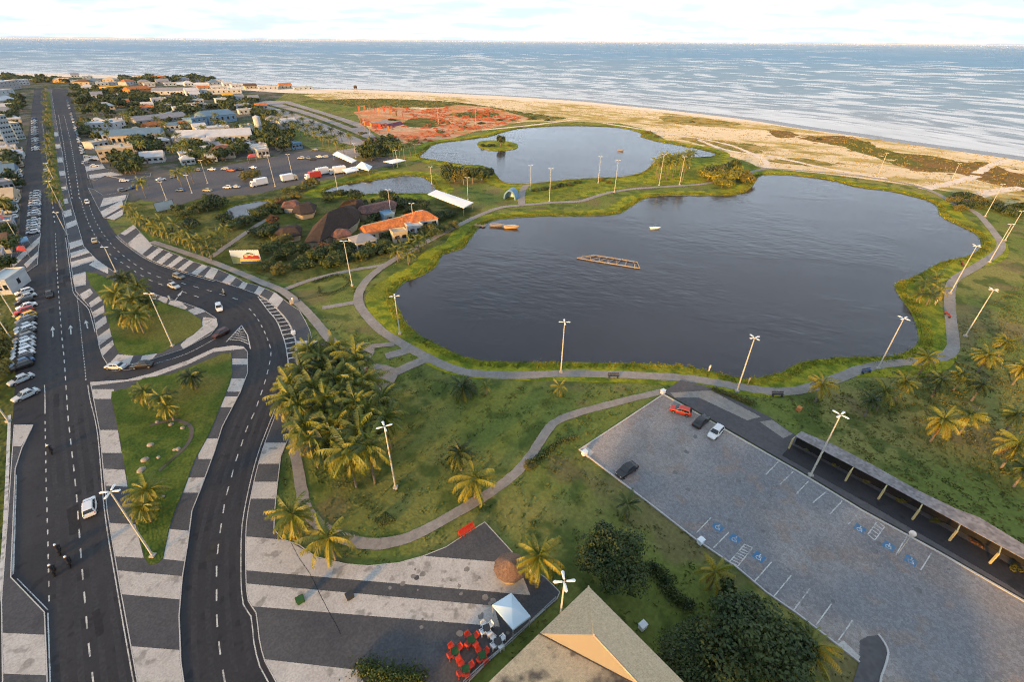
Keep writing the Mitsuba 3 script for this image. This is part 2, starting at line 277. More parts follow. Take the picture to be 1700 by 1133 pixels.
# broad covers of the land
TOWN = area([(-300,1300),(-300,100),(0,121.5),(150,123),(250,126),(340,131),(410,138),(480,150),(440,180),(450,215),(520,248),(470,262),(345,282),(300,300),(225,335),(170,360),(150,310),(120,360),(120,480),(80,1300)])
struct('town_ground', flat(TOWN.intersection(LAND.buffer(-26)), 0.004), 'earth')
BEACH = LAND.intersection(BEACHLINE.buffer(95)).difference(LAND.difference(LAND.intersection(BEACHLINE.buffer(95))))
BEACH = BEACH.difference(slope.buffer(-0.5)).intersection(sbox(-1500, -500, 3000, 4000))
struct('beach', flat(ragged(BEACH, 4, 60, 3).intersection(LAND.difference(slope.buffer(-0.4))), 0.012), 'beach')
DUNE = area([(505,158),(560,152),(700,158),(850,166),(975,174),(1100,187),(1275,207),(1450,231),(1700,266),(2000,320),(2000,380),(1700,338),(1650,345),(1600,322),(1540,312),(1440,298),(1370,288),(1290,281),(1262,280),(1245,270),(1190,254),(1110,234),(1075,215),(1030,205),(960,202),(880,202),(850,205),(760,212),(700,190),(600,178),(540,168)])
DUNE = ragged(DUNE, 3.0, 30, 5)
struct('dunes', flat(DUNE.difference(LAKES.buffer(3)).difference(slope), 0.020), 'dune')
def cover(px, amp=3.0, wave=14, seed=1, m='cover', z=0.028, nm='dune_cover'):
    g = ragged(area(px, True, 6), amp * 1.5, wave * .6, seed, 1.5); r = np.random.default_rng(seed * 7); e = g.exterior if hasattr(g, 'exterior') else max(polys(g), key=lambda q: q.area).exterior
    for i in range(int(e.length / 9)):
        p = np.array(e.interpolate(r.uniform(0, e.length)).coords[0]) + r.normal(size=2) * 4.5; d = ragged(Point(p).buffer(r.uniform(.8, 3.0)), .7, 2.2, i, .8); g = g.union(d) if r.random() < .6 else g.difference(d)
    g = g.difference(LAKES.buffer(1)); k = struct(nm, flat(g, z), m); return g
cover([(1325,229),(1400,226),(1440,236),(1480,252),(1540,258),(1600,270),(1630,268),(1690,288),(1760,305),(1760,345),(1690,318),(1640,303),(1580,287),(1520,284),(1480,272),(1420,250),(1370,238)], 3.5, 16, 2)
cover([(1275,216),(1310,218),(1325,226),(1290,228)], 2, 12, 3)
cover([(1100,192),(1180,198),(1230,206),(1180,210),(1110,203)], 3, 14, 4, 'dry_cover')
cover([(500,168),(600,164),(700,166),(780,172),(880,188),(940,196),(870,198),(800,184),(700,178),(640,182),(560,174)], 4, 22, 5, 'scrub')
cover([(1130,228),(1240,238),(1275,252),(1230,254),(1170,242)], 3, 12, 6, 'dry_cover')
cover([(1275,266),(1330,262),(1380,272),(1345,274),(1300,272)], 2, 10, 7, 'dry_cover')
CLAY = area([(588,186),(640,176),(700,182),(760,174),(815,178),(880,196),(838,208),(790,218),(745,232),(700,242),(660,238),(625,222),(600,205)])
struct('clay_field', flat(ragged(CLAY, 2.5, 18, 9).difference(LAKES.buffer(6)), 0.036), 'clay')
cover([(668,206),(690,196),(740,200),(745,207),(700,212)], 2, 10, 11, 'scrub', 0.044, 'clay_scrub')
cover([(745,190),(800,184),(830,190),(790,196)], 2, 10, 12, 'scrub', 0.044, 'clay_scrub')
# reedy grass round the lakes
BANKS = unary_union([ragged(LAKE.buffer(7.5), 2.2, 16, 21), ragged(LAKE2.buffer(9), 2.5, 16, 22), ragged(LAKE3.buffer(8), 2, 12, 23), ragged(ISLET.buffer(-.4), .3, 4, 24)])
FARBANK = area([(700,270),(820,300),(850,330),(870,340),(930,333),(985,325),(1050,310),(1160,304),(1250,285),(1275,280),(1190,262),(1130,262),(1090,272),(1060,294),(900,306),(830,312),(800,320),(725,322),(712,290),(640,285),(560,298),(520,322),(560,330),(700,335),(720,330)])
struct('reed_grass', flat(unary_union([BANKS, FARBANK]).difference(unary_union([q.buffer(0.7) for q in (LAKE, LAKE2, LAKE3, LAKE4)]).difference(ISLET.buffer(-0.6))), 0.052), 'bank')
GARDEN = area([(205,330),(260,352),(330,330),(420,320),(520,318),(560,328),(700,330),(725,345),(800,345),(790,372),(760,395),(700,420),(655,432),(600,440),(540,470),(470,470),(420,450),(350,430),(280,400),(225,380)])
struct('garden_ground', flat(ragged(GARDEN, 1.0, 8, 31).difference(LAKES.buffer(1)), 0.046), 'scrub')
# ---------------------------------------------------------------- roads, pavements, markings
CURVE_R = [(140,270),(150,307),(158,330),(167,352),(180,373),(195,392),(212,407),(250,432),(300,450),(360,467),(422,488),(448,502),(465,519),(479,536),(487,553),(492,570),(493,601),(490,630),(478,652),(465,672),(450,710),(437,745),(425,787),(412,850),(408,890),(408,955),(412,1000),(425,1020),(430,1062),(440,1102),(457,1133),(490,1220),(540,1330)]
AVE_L = [(57,148),(50,200),(42,260),(36,320),(32,390),(30,430),(33,470),(33,500),(28,540),(27,600),(24,660),(21,700),(10,900),(0,1000),(-40,1200),(-60,1330)]
ASPH = Polygon(np.vstack([pts([(72,146),(112,148),(125,187),(133,230)]), spline(pts(CURVE_R), False, 1.5), pts(AVE_L[::-1])])).buffer(0)
struct('road', flat(ASPH, 0.07), 'asphalt')
ROAD = 'road'
SIDE = area([(139,262),(168,262),(178,285),(215,296),(250,296),(290,294),(345,280),(480,256),(520,250),(556,254),(572,268),(600,268),(625,262),(660,262),(655,276),(600,283),(560,296),(500,305),(430,322),(330,330),(300,340),(240,334),(215,316),(195,322),(170,348),(150,316)])
struct('car_park', flat(SIDE, 0.064), 'old_asphalt')
struct('gravel_road', flat(area([(425,172),(440,167),(480,168),(600,205),(618,222),(640,240),(620,248),(560,236),(520,226),(470,205)]), 0.058), 'gravel')
struct('service_road', flat(area([(545,258),(560,250),(610,243),(640,246),(600,258),(565,266)]), 0.062), 'gravel')
# pavements are slabs with a real kerb
MEDIAN = area([(75,148),(78,200),(83,250),(93,310),(101,345),(107,370),(112,392),(116,425),(122,468),(126,485),(138,499),(150,512),(156,530),(160,550),(165,577),(170,593),(180,609),(212,608),(250,599),(305,581),(350,557),(362,542),(360,530),(337,515),(300,502),(265,492),(245,484),(215,468),(185,449),(160,431),(140,410),(129,372),(121,345),(112,310),(104,255),(96,215),(89,175),(85,148)])
ISLE2 = area([(150,636),(212,632),(250,622),(312,600),(355,580),(387,575),(405,577),(412,586),(412,620),(400,652),(370,710),(357,752),(332,820),(320,850),(312,912),(304,962),(299,1025),(302,1100),(308,1140),(330,1260),(340,1330),(280,1330),(255,1250),(228,1133),(200,980),(178,850),(166,720),(153,650)])
WALK = Polygon(np.vstack([spline(pts(CURVE_R[5:]), False, 1.5), pts([(760,1330),(770,1200),(780,1133),(850,1062),(925,997),(930,985),(905,960),(860,930),(848,915),(805,868),(775,887),(740,910),(702,925),(662,936),(612,941),(575,938),(525,926),(497,906),(470,897),(456,880),(457,853),(460,820),(467,760),(479,730),(487,685),(520,640),(560,570),(540,568),(519,567),(515,550),(507,533),(497,516),(484,508),(470,497),(459,488),(428,475),(407,470),(390,460),(360,447),(320,435),(302,427),(272,415),(252,407),(222,374)])])).buffer(0)
SIDE_L = area([(5,1133),(-8,1200),(-30,1330),(90,1330),(81,1133),(76,1018),(25,965),(20,960),(24,860),(27,780),(38,745),(54,712),(56,707),(24,707),(14,850),(3,1000)])
CORNER = area([(146,312),(158,316),(172,325),(196,320),(214,322),(206,345),(204,358),(190,366),(172,362),(160,340)])
UPPER = area([(138,258),(160,258),(175,280),(205,290),(250,288),(250,293),(212,299),(175,292),(158,300),(146,296),(141,275)])
ENTRY = area([(68,388),(66,405),(64,425),(63,440),(20,470),(18,440),(22,405),(40,398)])
struct('ground_strip', flat(area([(0,1330),(-200,1330),(-200,430),(0,430),(30,430),(33,470),(28,540),(27,600),(24,660),(21,700),(10,900),(-2,1000)]), 0.05), 'scrub')
slabs = {}
for nm, g in (('median_pavement', MEDIAN), ('traffic_island', ISLE2), ('plaza', WALK), ('left_pavement', SIDE_L), ('corner_pavement', CORNER), ('verge_pavement', UPPER), ('entry_pavement', ENTRY)):
    k = struct(nm, slab(g, 0.0, 0.20), 'stone_dark'); slabs[nm] = (k, g)
    edge = g.exterior.buffer(0.11, join_style=2).intersection(g)
    e = part(k, 'kerb', shape(slab(edge, 0.0, 0.212)), 'kerb')
LAWN1 = area([(142,452),(160,455),(190,467),(245,495),(312,517),(335,532),(337,543),(322,557),(300,570),(270,587),(237,592),(212,591),(197,588),(190,575),(180,537),(172,500),(150,475)])
LAWN2 = area([(186,652),(215,645),(237,630),(287,622),(350,597),(370,588),(385,587),(387,620),(382,640),(370,670),(350,720),(325,765),(305,820),(292,850),(282,882),(272,930),(262,939),(247,940),(240,930),(220,850),(212,807),(197,720),(185,665)])
MEDLAWN = area([(77,152),(83,152),(87,200),(92,240),(98,290),(106,335),(110,352),(103,345),(96,308),(86,250),(80,205)])
for q in (LAWN1, LAWN2, MEDLAWN): struct('island_lawn', slab(q.buffer(-0.1), 0.1, 0.26), 'island_turf')
def bands(nm, quads, m='stone_light', z=0.206, cut=None):
    k, g = slabs[nm]
    for q in quads:
        b = area(q).intersection(g.buffer(-0.13))
        if cut is not None: b = b.difference(cut)
        if b.area > 0.05: part(k, 'band', shape(flat(b, z)), m)
def hband(y0, y1, xa, xb, sl=0.06, x0=None):
    c = (xa + xb) / 2
    return [(xa, y0 + sl * (xa - c)), (xb, y0 + sl * (xb - c)), (xb, y1 + sl * (xb - c)), (xa, y1 + sl * (xa - c))]
bands('traffic_island', [hband(648,664,140,190,0), hband(716,754,140,220,0), hband(781,809,150,225,0.05), hband(872,927,170,250,0.06), hband(955,994,190,330,0.09), hband(1079,1140,200,330,0.08), hband(1230,1290,200,400,.08), hband(597,607,384,420,0), hband(630,652,370,420,0), hband(660,678,360,420,0), hband(730,764,330,380,0), hband(795,820,300,350,0.0), hband(882,933,265,330,0.1), [(148,636),(250,612),(312,594),(360,570),(420,570),(410,580),(355,586),(312,607),(250,630),(148,643)]], cut=LAWN2)
md = [(107,352,112,350),(112,360,122,356),(109,372,124,367),(113,398,136,385),(114,415,137,402)]
bands('median_pavement', [[(110,372),(131,364),(133,372),(111,381)],[(115,404),(141,397),(144,405),(117,415)],[(117,421),(147,412),(151,420),(119,430)],[(118,436),(158,425),(160,433),(120,446)],[(122,458),(143,452),(143,474),(124,478)],[(160,432),(180,442),(180,456),(148,441)],[(133,490),(150,480),(155,488),(140,500)],[(148,504),(165,493),(170,500),(152,512)],[(152,521),(173,508),(174,520),(155,530)],[(156,540),(176,525),(178,537),(160,550)],[(160,562),(183,546),(186,560),(164,576)],[(166,583),(188,566),(190,574),(170,594)],[(180,608),(196,590),(222,592),(215,608)],[(232,603),(238,590),(262,588),(252,600)],[(305,582),(362,545),(364,531),(338,528),(335,540),(300,574)],[(322,525),(344,518),(330,510),(312,517)],[(283,500),(300,502),(312,512),(300,520),(280,506)],[(246,484),(262,491),(258,500),(240,494)],[(268,492),(280,497),(276,506),(262,498)],[(104,352),(118,348),(120,358),(108,362)],[(100,333),(112,330),(114,338),(103,340)],[(96,312),(110,310),(111,316),(98,318)],[(98,285),(108,284),(109,292),(100,293)],[(95,262),(104,262),(105,270),(96,270)],[(92,240),(100,240),(101,246),(93,247)],[(90,220),(96,220),(97,226),(91,227)]], cut=unary_union([LAWN1, MEDLAWN]))
bands('plaza', [[(395,880),(410,893),(477,899),(530,930),(700,925),(860,938),(880,990),(860,989),(820,985),(395,948)],[(395,970),(425,972.5),(820,1008),(830,1043),(800,1040),(395,1007)],[(430,1096),(440,1097),(596,1115),(606,1140),(620,1200),(430,1180)],
  [(400,802),(470,802),(470,830),(400,830)],[(405,737),(480,737),(480,772),(405,772)],[(440,667),(500,666),(500,686),(430,687)],[(440,600),(520,598),(520,640),(440,640)],[(470,569),(530,566),(530,577),(470,580)],
  [(190,384),(206,372),(226,372),(228,378),(208,392)],[(213,405),(232,388),(254,398),(254,408),(236,424),(222,416)],[(240,430),(264,412),(272,415),(250,434)],[(256,439),(280,420),(288,424),(266,442)],[(273,446),(298,426),(306,430),(282,448)],[(293,450),(316,432),(322,436),(302,453)],[(315,457),(336,440),(345,444),(326,459)],[(336,464),(352,444),(363,449),(352,468)],[(366,472),(383,455),(393,461),(380,476)],[(394,481),(405,467),(412,471),(404,485)],[(420,490),(432,474),(440,480),(430,494)],[(443,504),(456,486),(472,497),(460,513)]], cut=None)
bands('left_pavement', [[(15,706),(60,706),(36,743),(15,743)],[(-20,1052),(90,1057),(90,1124),(-20,1120)]])
bands('corner_pavement', [[(167,352),(203,333),(205,343),(172,362)],[(172,330),(210,324),(208,332),(166,345)],[(175,364),(204,348),(204,358),(184,370)]])
bands('verge_pavement', [[(139,262),(160,259),(166,266),(141,271)],[(142,277),(170,273),(176,280),(144,285)],[(148,291),(185,286),(205,291),(150,297)]])
bands('entry_pavement', [[(20,436),(68,392),(68,402),(22,446)],[(40,440),(68,414),(66,424),(45,446)]])
# painted markings: every dash is a piece of the road
def dash(P, Q, w, z=0.077, m='paint', nm='lane_dash'):
    P, Q = np.asarray(P), np.asarray(Q); d = Q - P; d /= np.linalg.norm(d); n = np.array([-d[1], d[0]]) * w / 2
    part(ROAD, nm, shape(flat(Polygon([P + n, Q + n, Q - n, P - n]), z)), m)
def dashes(px, length, gap, w, nm='lane_dash', s0=0.0):
    L = line(px, True, 1.0); s = s0
    while s + length < L.length:
        dash(L.interpolate(s).coords[0], L.interpolate(s + length).coords[0], w, nm=nm); s += length + gap
def stripe(px, w, nm='edge_line', off=0.0, smooth=True, z=0.077):
    L = line(px, smooth, 1.5)
    if off: L = L.parallel_offset(abs(off), 'left' if off > 0 else 'right')
    part(ROAD, nm, shape(flat(L.buffer(w / 2, cap_style=2), z)), 'paint')
dashes([(168,1260),(154,1122),(148,1075),(141,995),(135,925),(127,820),(119,745),(114,700),(111,660),(107,600),(103,560),(100,520),(97,480),(94,430),(92,385)], 1.9, 2.1, 0.17)
dashes([(91,370),(84,310),(76,250),(70,200)], 3, 5, 0.3)
dashes([(82,1000),(80,900),(77,800),(76,740),(75,690)], 1.0, 1.5, 0.15)
stripe([(75,688),(75,660),(74,640)], 0.15, 'bay_line')
dashes([(143,632),(141,610),(137,575),(134,545),(128,490)], 0.7, 0.7, 0.15)
dashes([(385,1190),(371,1120),(364,1070),(360,1022),(360,977),(360,937),(364,897),(370,857),(375,827),(384,795),(392,765),(401,740),(410,712),(422,687),(430,665),(440,635),(447,607),(450,590),(449,578),(445,566),(440,553),(435,543),(429,532),(421,521),(409,508)], 1.7, 1.9, 0.17)
dashes([(395,498),(350,484),(300,470),(250,455),(205,425),(180,400),(160,370),(146,335)], 2.2, 3.2, 0.2)
dashes([(330,494),(290,480),(250,466),(215,445),(180,420),(160,395),(143,360),(133,325)], 2.2, 3.2, 0.2)
dashes([(120,330),(112,280),(104,230),(97,190)], 3, 5, 0.3); dashes([(132,330),(125,280),(116,230),(106,190)], 3, 5, 0.3)
stripe(CURVE_R[19:], 0.13, off=-0.55)
stripe(CURVE_R[5:10], 0.16, off=-0.5)
stripe([(410,585),(410,620),(397,652),(367,710),(354,752),(329,820),(317,850),(308.5,912),(300.5,962),(295.5,1025),(298.5,1100),(305,1140),(325,1260)], 0.13)
stripe([(146,640),(150,665),(162,720),(174,850),(195,980),(222,1133),(245,1250)], 0.13)
stripe([(158,552),(153,533),(147,514),(136,502),(123,488),(119,470),(113,425),(109,395)], 0.14)
stripe([(363,560),(310,588),(252,606),(212,615),(185,616)], 0.12)
stripe([(84,1140),(80,1019)], 0.13, smooth=False); stripe([(80,1014),(29,962)], 0.10, smooth=False)
stripe([(16,690),(12,800),(7,900),(-1,1000)], 0.45, 'kerb_line')
stripe([(27,790),(25,860),(22,955)], 0.22, 'kerb_line')
# hatched strip on the bend
HL = line([(428,493),(443.5,514),(459,533),(467.5,553),(474,573),(477.5,594),(479,610)], True, .5); HR = line([(430,492),(448,503),(465,520),(478.5,537),(486.5,554),(491,571),(492,602)], True, .5)
part(ROAD, 'hatch_line', shape(flat(HL.buffer(0.1, cap_style=2), 0.077)), 'paint'); part(ROAD, 'hatch_line', shape(flat(HR.buffer(0.09, cap_style=2), 0.077)), 'paint')
for i in range(1, 17):
    a = np.array(HL.interpolate(i / 17.5, True).coords[0]); b = np.array(HR.interpolate(min(1, (i + 0.55) / 17.5), True).coords[0]); dash(a, b, 0.42, 0.079, nm='hatch_bar')
GR = [(401,541),(378,567),(388,571),(405,575),(416,577),(410,556)]
part(ROAD, 'gore_line', shape(flat(line([(416,580),(411,557),(401,541),(376,568)], False).buffer(0.1, cap_style=2), 0.077)), 'paint')
for i in range(6):
    t = (i + 1) / 7; a = np.array([401 - 25 * t, 541 + 27 * t]); b = np.array([401 + 14 * t, 541 + 36 * t]); c = np.array([399, 545 + 24 * t])
    for e in (a, b): dash(G(*e)[:2], G(c[0], c[1])[:2], 0.22, 0.079, nm='gore_bar')
def arrow(x, y, x2, y2):
    P, Q = G(x, y)[:2], G(x2, y2)[:2]; d = Q - P; L = np.linalg.norm(d); d /= L; n = np.array([-d[1], d[0]])
    q = Polygon([P - n * .12, P + d * L * .6 - n * .12, P + d * L * .6 - n * .45, Q, P + d * L * .6 + n * .45, P + d * L * .6 + n * .12, P + n * .12]); part(ROAD, 'arrow', shape(flat(q, 0.077)), 'paint')
arrow(88,560,87.5,542); arrow(118,556,117,540); arrow(146,546,142,532); arrow(286,506,304,482)
# ---------------------------------------------------------------- park paths and the big cobbled car park
def path(px, w, nm='path', m='path', z=0.075, smooth=True):
    g = line(px, smooth, 1.5).buffer(w / 2, cap_style=2, join_style=1); struct(nm, flat((ragged(g, .16, 1.6, int(abs(px[0][0])), .6) if m == 'path' else ragged(g, 1.4, 6, 3, 1.2)).difference(LAKES), z), m); return g
PTH = []
PTH.append(path([(690,412),(668,424),(650,434),(620,455),(600,478),(595,500),(605,520),(630,547),(662,568),(692,585),(737,607),(775,619),(810,622),(850,624),(950,621),(1075,624.5),(1150,630),(1212,640),(1275,650),(1305,651),(1342,645),(1387,630),(1425,615),(1462,606),(1512,601),(1562,594),(1580,582),(1582,562),(1577,512),(1578,478),(1588,462),(1625,440),(1655,420),(1662,407),(1655,393),(1637,370),(1622,355),(1600,343),(1575,332),(1545,317),(1500,304),(1430,293),(1340,284),(1262,279)], 2.5))
PTH.append(path([(693,410),(740,385),(770,370),(795,358),(830,345),(866,341),(925,336),(962,334.5),(987,327),(1012,320),(1050,314),(1100,310.5),(1162,306),(1210,297),(1250,285),(1275,279)], 2.6, z=0.079))
PTH.append(path([(866,340),(866,325),(870,312),(878,306)], 3.0, z=0.083))
PTH.append(path([(490,640),(484,690),(488,740),(497,790),(506,840),(530,872),(575,896),(625,905),(680,893),(725,870),(765,848),(815,818),(860,783),(885,752),(910,713),(930,697),(975,682),(1040,665),(1102,650)], 1.75, z=0.083))
PTH.append(path([(252,402),(300,418),(350,435),(400,455),(440,472),(465,482),(490,500),(515,525),(540,555),(552,572),(545,600)], 2.3, z=0.212))
PTH.append(path([(470,482),(520,464),(580,450),(640,440)], 2.0, z=0.087)); PTH.append(path([(535,512),(570,506),(598,501)], 2.0, z=0.091))
PTH.append(path([(350,428),(385,403),(430,372),(450,362)], 2.2, z=0.095)); PTH.append(path([(640,592),(668,585),(690,578)], 2.6, z=0.091)); PTH.append(path([(655,620),(680,608),(705,598)], 2.6, z=0.095))
PTH.append(path([(590,580),(620,575),(655,572)], 1.8, z=0.099))
struct('path', flat(area([(585,575),(615,570),(622,585),(610,600),(590,602)], True), 0.103), 'path')
struct('path', flat(area([(597,615),(625,605),(655,612),(660,625),(645,645),(615,650),(595,640)], True), 0.107), 'path')
path([(1530,314),(1570,306),(1605,297),(1620,292)], 5, 'sand_track', 'beach', 0.071); path([(1588,340),(1640,320),(1700,312)], 6, 'sand_track', 'beach', 0.059)
path([(1290,262),(1400,285),(1470,296)], 4, 'sand_track', 'beach', 0.067); path([(1620,288),(1648,274),(1672,266)], 5, 'sand_track', 'beach', 0.063); path([(1160,232),(1210,250),(1300,262)], 4, 'sand_track', 'beach', 0.061)
path([(960,198),(880,208),(800,216)], 4, 'sand_track', 'beach', 0.061); path([(1275,280),(1262,262),(1200,238),(1110,222),(1000,204)], 3.5, 'sand_track', 'beach', 0.065)
LOT = area([(1101,656),(962,748),(1096,851),(1152,895),(1225,945),(1272,985),(1325,1022),(1387,1070),(1425,1100),(1430,1120),(1400,1230),(1380,1330),(2050,1330),(2050,1215),(1900,1115),(1697,999),(1560,920),(1430,849),(1330,788)])
PLOT = struct('cobbled_lot', flat(LOT, 0.088), 'cobble')
WALK2 = area([(1101,652),(1130,633),(1180,645),(1275,693),(1310,718),(1380,758),(1475,815),(1550,856),(1625,900),(1720,955),(2060,1160),(2060,1213),(1900,1112),(1699,996),(1562,917),(1432,846),(1332,785)])
k = struct('lot_walkway', slab(WALK2, 0.0, 0.22), 'old_asphalt')
for q in ([(1112,654),(1180,650),(1262,694),(1240,700),(1160,662),(1120,662)], [(1260,702),(1290,698),(1320,720),(1300,730)]): part(k, 'band', shape(flat(area(q).intersection(WALK2.buffer(-.2)), 0.226)), 'path')
part(k, 'kerb', shape(slab(line([(1101,656),(1330,788),(1430,849),(1560,920),(1697,999),(1900,1115),(2050,1213)], False).buffer(0.13), 0.0, 0.235)), 'kerb')
k2 = struct('lot_kerb', slab(line([(1425,1100),(1387,1070),(1325,1022),(1272,985),(1225,945),(1152,895),(1096,851),(962,748),(1101,656)], False).buffer(0.10, join_style=2), 0.0, 0.22), 'kerb')
struct('exit_road', flat(area([(1427,1065),(1440,1058),(1458,1056),(1470,1070),(1474,1090),(1466,1115),(1455,1160),(1440,1330),(1330,1330),(1400,1180),(1425,1105)]), 0.094), 'old_asphalt')
struct('lot_kerb', slab(line([(1458,1056),(1468,1070),(1474,1087),(1467,1113),(1458,1150),(1445,1330)]).buffer(0.10), 0.0, 0.22), 'kerb')
struct('loading_pad', flat(area([(1388,1072),(1400,1065),(1428,1092),(1424,1098)]), 0.1), 'stone_light'); struct('loading_pad', flat(area([(960,748),(972,741),(986,752),(976,762)]), 0.1), 'stone_light')
def lotline(a, b, w=0.13, nm='bay_line', m='paint', z=0.095):
    P, Q = G(*a)[:2], G(*b)[:2]; d = (Q - P) / np.linalg.norm(Q - P); n = np.array([-d[1], d[0]]) * w / 2
    part(PLOT, nm, shape(flat(Polygon([P + n, Q + n, Q - n, P - n]), z)), m)
for a, b in [((1156,886),(1180,861)),((1184,911),(1210,885)),((1252,967),(1281,934)),((1285,991),(1313,957)),((1317,1015),(1344,979)),((1354,1040),(1380,1004)),((1390,1067),(1415,1031)),
             ((1292,768),(1271,789)),((1317,784),(1295,805)),((1342,800),(1322,821)),((1371,818),(1349,836)),((1398,833),(1377,855)),((1427,851),(1408,872)),((1505,892),(1487,922)),((1546,919),(1528,948))]: lotline(a, b)
def hatchbox(p0, p1, q1, q0, n, m='paint'):
    lotline(p0, p1); lotline(q0, q1)
    for i in range(n + 1):
        t = i / n; lotline(np.array(p0) * (1 - t) + np.array(p1) * t, np.array(q0) * (1 - t) + np.array(q1) * t, 0.14, 'hatch_bar', m, 0.099)
hatchbox((1211,934),(1236,905),(1249,911),(1225,941), 8); hatchbox((1440,889),(1456,867),(1468,876),(1452,898), 5)
def disabled_sign(x, y, wear):
    """blue square with the white wheelchair figure, painted on the cobbles"""
    c = G(x, y)[:2]; u = G(1381, 1004)[:2] - G(1354, 1040)[:2]; u /= np.linalg.norm(u); v = np.array([-u[1], u[0]]) if wear else np.array([-u[1], u[0]])
    W = lambda a, b: c + v * a * -1 + u * b
    k = part(PLOT, 'bay_symbol', shape(flat(Polygon([W(-.68,-.68), W(.68,-.68), W(.68,.68), W(-.68,.68)]), 0.095)), 'blue_paint')
    ring = Point(0, -0.2).buffer(0.34).difference(Point(0, -0.2).buffer(0.25)).difference(sbox(-0.05, -0.1, 0.6, 0.4))
    fig = unary_union([ring, Point(-0.05, 0.46).buffer(0.1), LineString([(-0.05, 0.33), (0.0, -0.08), (0.28, -0.08), (0.40, -0.42)]).buffer(0.055), LineString([(-0.03, 0.16), (0.24, 0.16)]).buffer(0.045)])
    fig = unary_union([Polygon([W(*p) for p in q.exterior.coords], [[W(*p) for p in h.coords] for h in q.interiors]) for q in polys(fig)])
    part(PLOT, 'bay_figure', shape(flat(fig, 0.099)), 'paint')
for x, y in [(1192,876),(1220,896),(1260,926),(1427,879),(1475,908),(1512,932)]: disabled_sign(x, y, 0)

# worn details: repairs, covers, the long crack in the plaza
pmat('lot_stain', lambda p, n, uv: mi.Color3f(.15, .145, .145) * (.7 + .6 * fbm(p.x * 3, p.y * 3, 1.0, 3)), .85, .2); pmat('plaza_stain', lambda p, n, uv: mi.Color3f(.20, .185, .17) * (.7 + .6 * fbm(p.x * 3, p.y * 3, 1.0, 3)), .85, .2); pmat('patch', lambda p, n, uv: mi.Color3f(.017, .017, .020) * (.8 + .5 * noise(p.x * 4, p.y * 4)), .8, .3); pmat('patch_old', lambda p, n, uv: mi.Color3f(.034, .033, .035) * (.7 + .6 * fbm(p.x * 2, p.y * 2, 1.0, 3)), .85, .2)
r = np.random.default_rng(41)
for i in range(26):
    L = line([(192,1120),(150,900),(120,720),(108,600),(95,430)] if i % 2 else [(390,1120),(345,1000),(375,860),(420,700),(462,600),(400,510),(260,462),(160,385)], True, 2.); s = r.uniform(3, L.length - 3); p = np.array(L.interpolate(s).coords[0]); d = np.array(L.interpolate(s + .5).coords[0]) - p; d /= np.linalg.norm(d); n = np.array([-d[1], d[0]]); o = n * r.uniform(-2.6, 2.6)
    if i % 3 == 2: part(ROAD, 'manhole_cover', shape(flat(Point(p + o).buffer(.38), .0745)), 'patch_old'); continue
    a, b = r.uniform(.6, 3.2), r.uniform(.35, .9); part(ROAD, 'repair_patch', shape(flat(ragged(Polygon([p + o + d * a + n * b, p + o + d * a - n * b, p + o - d * a - n * b, p + o - d * a + n * b]), .12, 1.0, i), .0735)), 'patch' if i % 2 else 'patch_old')
ck = line([(484,903),(498,930),(514,953),(530,985),(545,1015),(560,1042),(566,1056)], True, .4); part('plaza', 'crack', shape(flat(ragged(ck.buffer(.035), .03, .7, 3, .25), .2105)), 'patch')
for i in range(34):
    x, y = r.uniform(640, 850), r.uniform(935, 1075); g = ragged(Point(G(x, y)[:2]).buffer(r.uniform(.12, .45)), .12, .5, i, .15).intersection(WALK)
    if not g.is_empty: part('plaza', 'stain', shape(flat(g, .2095)), 'plaza_stain' if i % 4 else 'stone_dark')
for i in range(22):
    x, y = r.uniform(1020, 1600), r.uniform(720, 1100); g = ragged(Point(G(x, y)[:2]).buffer(r.uniform(.2, .6)), .2, .6, i + 50, .2).intersection(LOT)
    if not g.is_empty: part(PLOT, 'oil_stain', shape(flat(g, .0915)), 'lot_stain')

# wheel tracks worn a little paler into the asphalt
pmat('worn_asphalt', lambda p, n, uv: mix((0.026, 0.0255, 0.029), (0.037, 0.036, 0.039), fbm(p.x / 3, p.y / 3, 2.0, 4)) * (.8 + .4 * noise(p.x * 4, p.y * 4)), .7, .3)
for px, offs in (([(160,1180),(141,995),(127,820),(114,700),(107,600),(100,520),(94,430),(90,370),(80,270),(70,190)], (-4.3, -2.5, -1.0, .9, 2.4)), ([(372,1130),(360,1000),(364,897),(384,795),(410,712),(440,635),(449,578),(421,521),(372,492),(300,470),(240,450),(190,412),(152,345),(132,270),(112,190)], (-2.6, -1.1, 1.0, 2.5))):
    for j, o in enumerate(offs):
        L = line(px, True, 2.).parallel_offset(abs(o), 'left' if o > 0 else 'right'); part(ROAD, 'wheel_track', shape(flat(ragged(L.buffer(.3, cap_style=2), .16, 3.5, j + 3, 1.0), .0722)), 'worn_asphalt')

for px in ([(442,174),(500,190),(560,212),(612,234)], [(470,172),(530,190),(590,212)]): struct('avenue_median', flat(ragged(line(px).buffer(2.6, cap_style=2), .8, 5, 4, 1.5), 0.075), 'scrub')
